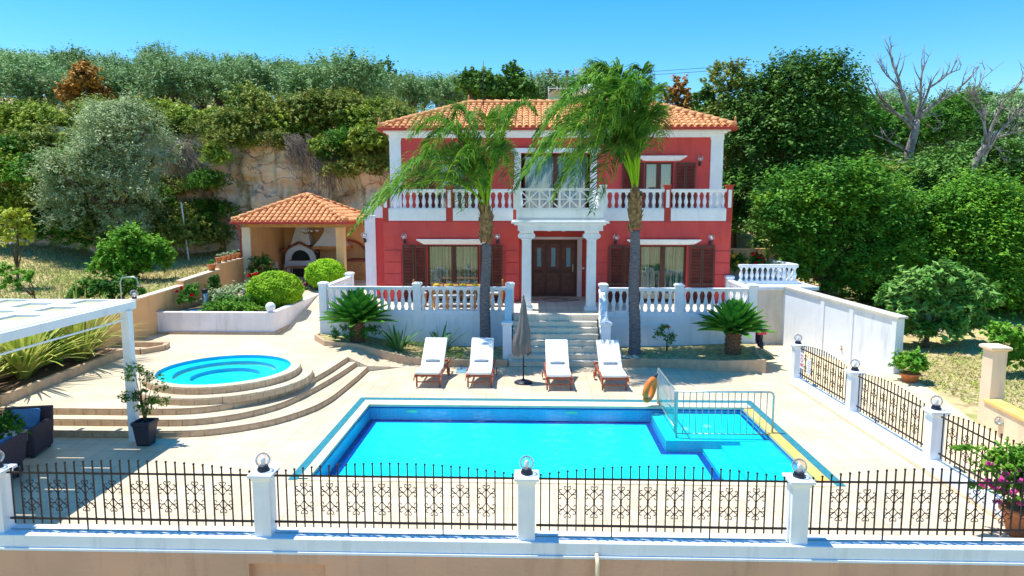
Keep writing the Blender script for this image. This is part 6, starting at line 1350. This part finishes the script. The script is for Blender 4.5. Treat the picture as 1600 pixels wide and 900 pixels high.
# ---------------------------------------------------------------- scooter, roof things
s = root('scooter', (7.72, 23.3, 0), 'parked scooter with red and black tail half hidden behind the terrace corner', 'scooter')
for y in (23.0, 24.25): m = MB(); m.tube([(7.72 + .0, y + .23 * math.cos(a), .25 + .23 * math.sin(a)) for a in np.linspace(0, 2 * PI, 17)], .06, 8, caps=False); m.tube([(7.66, y, .25), (7.78, y, .25)], .1, 10); m.build('wheel', 'black', s)
V_ = []
for y, w_, z0, z1 in ((22.85, .06, .55, .72), (23.05, .13, .42, .82), (23.5, .16, .3, .8), (23.8, .14, .25, .45), (24.0, .16, .3, .95), (24.15, .08, .5, 1.0)):
    V_ += [(7.72 - w_, y, z0), (7.72 + w_, y, z0), (7.72 + w_ * .8, y, z1), (7.72 - w_ * .8, y, z1)]
MB().add(V_, [(3, 2, 1, 0), (20, 21, 22, 23)] + [(i * 4 + j, i * 4 + (j + 1) % 4, i * 4 + 4 + (j + 1) % 4, i * 4 + 4 + j) for i in range(5) for j in range(4)]).build('body', 'black', s, .03)
MB().bx(7.58, 7.88, 22.82, 22.9, .66, .76).bx(7.57, 7.89, 22.9, 23.2, .70, .76).build('tail', 'scootred', s, .02); MB().bx(7.6, 7.84, 23.1, 23.7, .83, .9).build('seat', 'black', s, .03)
MB().tube([(7.42, 24.0, 1.08), (7.72, 24.1, 1.05), (8.02, 24.0, 1.08)], .02).build('handlebar', 'steel', s); MB().tube([(7.88, 22.95, .3), (7.86, 23.3, .28)], .05, 8).build('exhaust', 'steel', s)
def dish(x, y, z, r, label):
    t = root('satellite_dish', (x, y, z), label, 'satellite dish'); m = MB(); V_ = []; n = 20
    for i in range(5):
        rr = r * i / 4 + .001
        for j in range(n): a = 2 * PI * j / n; V_.append((x + rr * math.cos(a), y - .12 * (i / 4) ** 2 - .03, z + .35 + rr * math.sin(a) * 1.05))
    m.add(V_, [(i * n + j, i * n + (j + 1) % n, (i + 1) * n + (j + 1) % n, (i + 1) * n + j) for i in range(4) for j in range(n)], 0, True); m.build('reflector', 'steel', t)
    MB().tube([(x, y, z - .1), (x, y + .05, z + .35)], .03).build('mast', 'steel', t); MB().tube([(x, y - .1, z + .1), (x, y - .45, z + .3)], .015).build('feed_arm', 'black', t)
dish(1.0, 30.5, 9.2, .36, 'grey satellite dish on the villa roof ridge, the larger one'); dish(1.5, 30.8, 9.1, .28, 'smaller pale satellite dish beside the larger one on the roof ridge')
t = root('roof_antenna', (-2.0, 29.6, 9.2), 'thin straight antenna rod rising from the left end of the roof ridge', 'antenna'); MB().tube([(-2.05, 29.0, 8.8), (-2.05, 29.0, 10.9)], .018).build('rod', 'black', t)
t = root('solar_water_heater_frame', (1.2, 33, 9.0), 'white metal frame with tank behind the roof ridge', 'solar water heater'); m = MB()
for x in (.75, 1.15, 1.6): m.beam((x, 33.5, 8.4), (x, 33.5, 10.6), .05, .05)
for z in (9.6, 10.0, 10.5): m.beam((.75, 33.45, z), (1.6, 33.45, z), .04, .04)
m.build('frame', 'white_paint', t); MB().tube([(1.9, 33.8, 10.35), (2.9, 33.8, 10.6)], .22, 14).build('tank', 'white_paint', t)
t = root('television_aerial', (2.45, 33.5, 9.2), 'white multi element television aerial mast behind the roof', 'antenna'); m = MB().tube([(2.45, 33.6, 8.6), (2.45, 33.6, 11.2)], .025)
for z in (10.9, 11.15, 11.4): m.beam((2.0, 33.6, z), (2.9, 33.6, z), .03, .03)
for x in (2.05, 2.35, 2.65, 2.85): m.beam((x, 33.6, 10.85), (x, 33.6, 11.5), .07, .05)
m.build('mast', 'white_paint', t)
t = root('utility_pole', (px2x(858, 60), 60, 10), 'dark wooden utility pole carrying wires behind the roof ridge', 'utility pole'); X_ = px2x(858, 60); m = MB().tube([(X_, 60, 12), (X_, 60, 16.5)], .1); m.beam((X_ - .6, 60, 16.1), (X_ + .6, 60, 16.1), .08, .08); m.build('pole', 'bark', t)
X2 = px2x(884, 55); t = root('utility_pole', (X2, 55, 10), 'slimmer utility pole right of the taller one behind the ridge', 'utility pole'); MB().tube([(X2, 55, 10), (X2, 55, 15.4)], .09).lathe([(.14, 0), (.14, .2)], (X2, 55, 15.2), 8).build('pole', 'bark', t)
m = MB()
for z in (16.15, 15.9): m.tube([(X_ - 12, 62, z - .6), (X_ - 6, 61, z - .55), (X_, 60, z), (X_ + 4, 58, z - .5), (X2 + 6, 55, z - .9), (X2 + 14, 54, z - .6)], .02, 4)
tag(m.build('power_lines', 'iron', loc=(X_, 60, 16)), 'thin power lines strung between the poles behind the villa', 'wires')
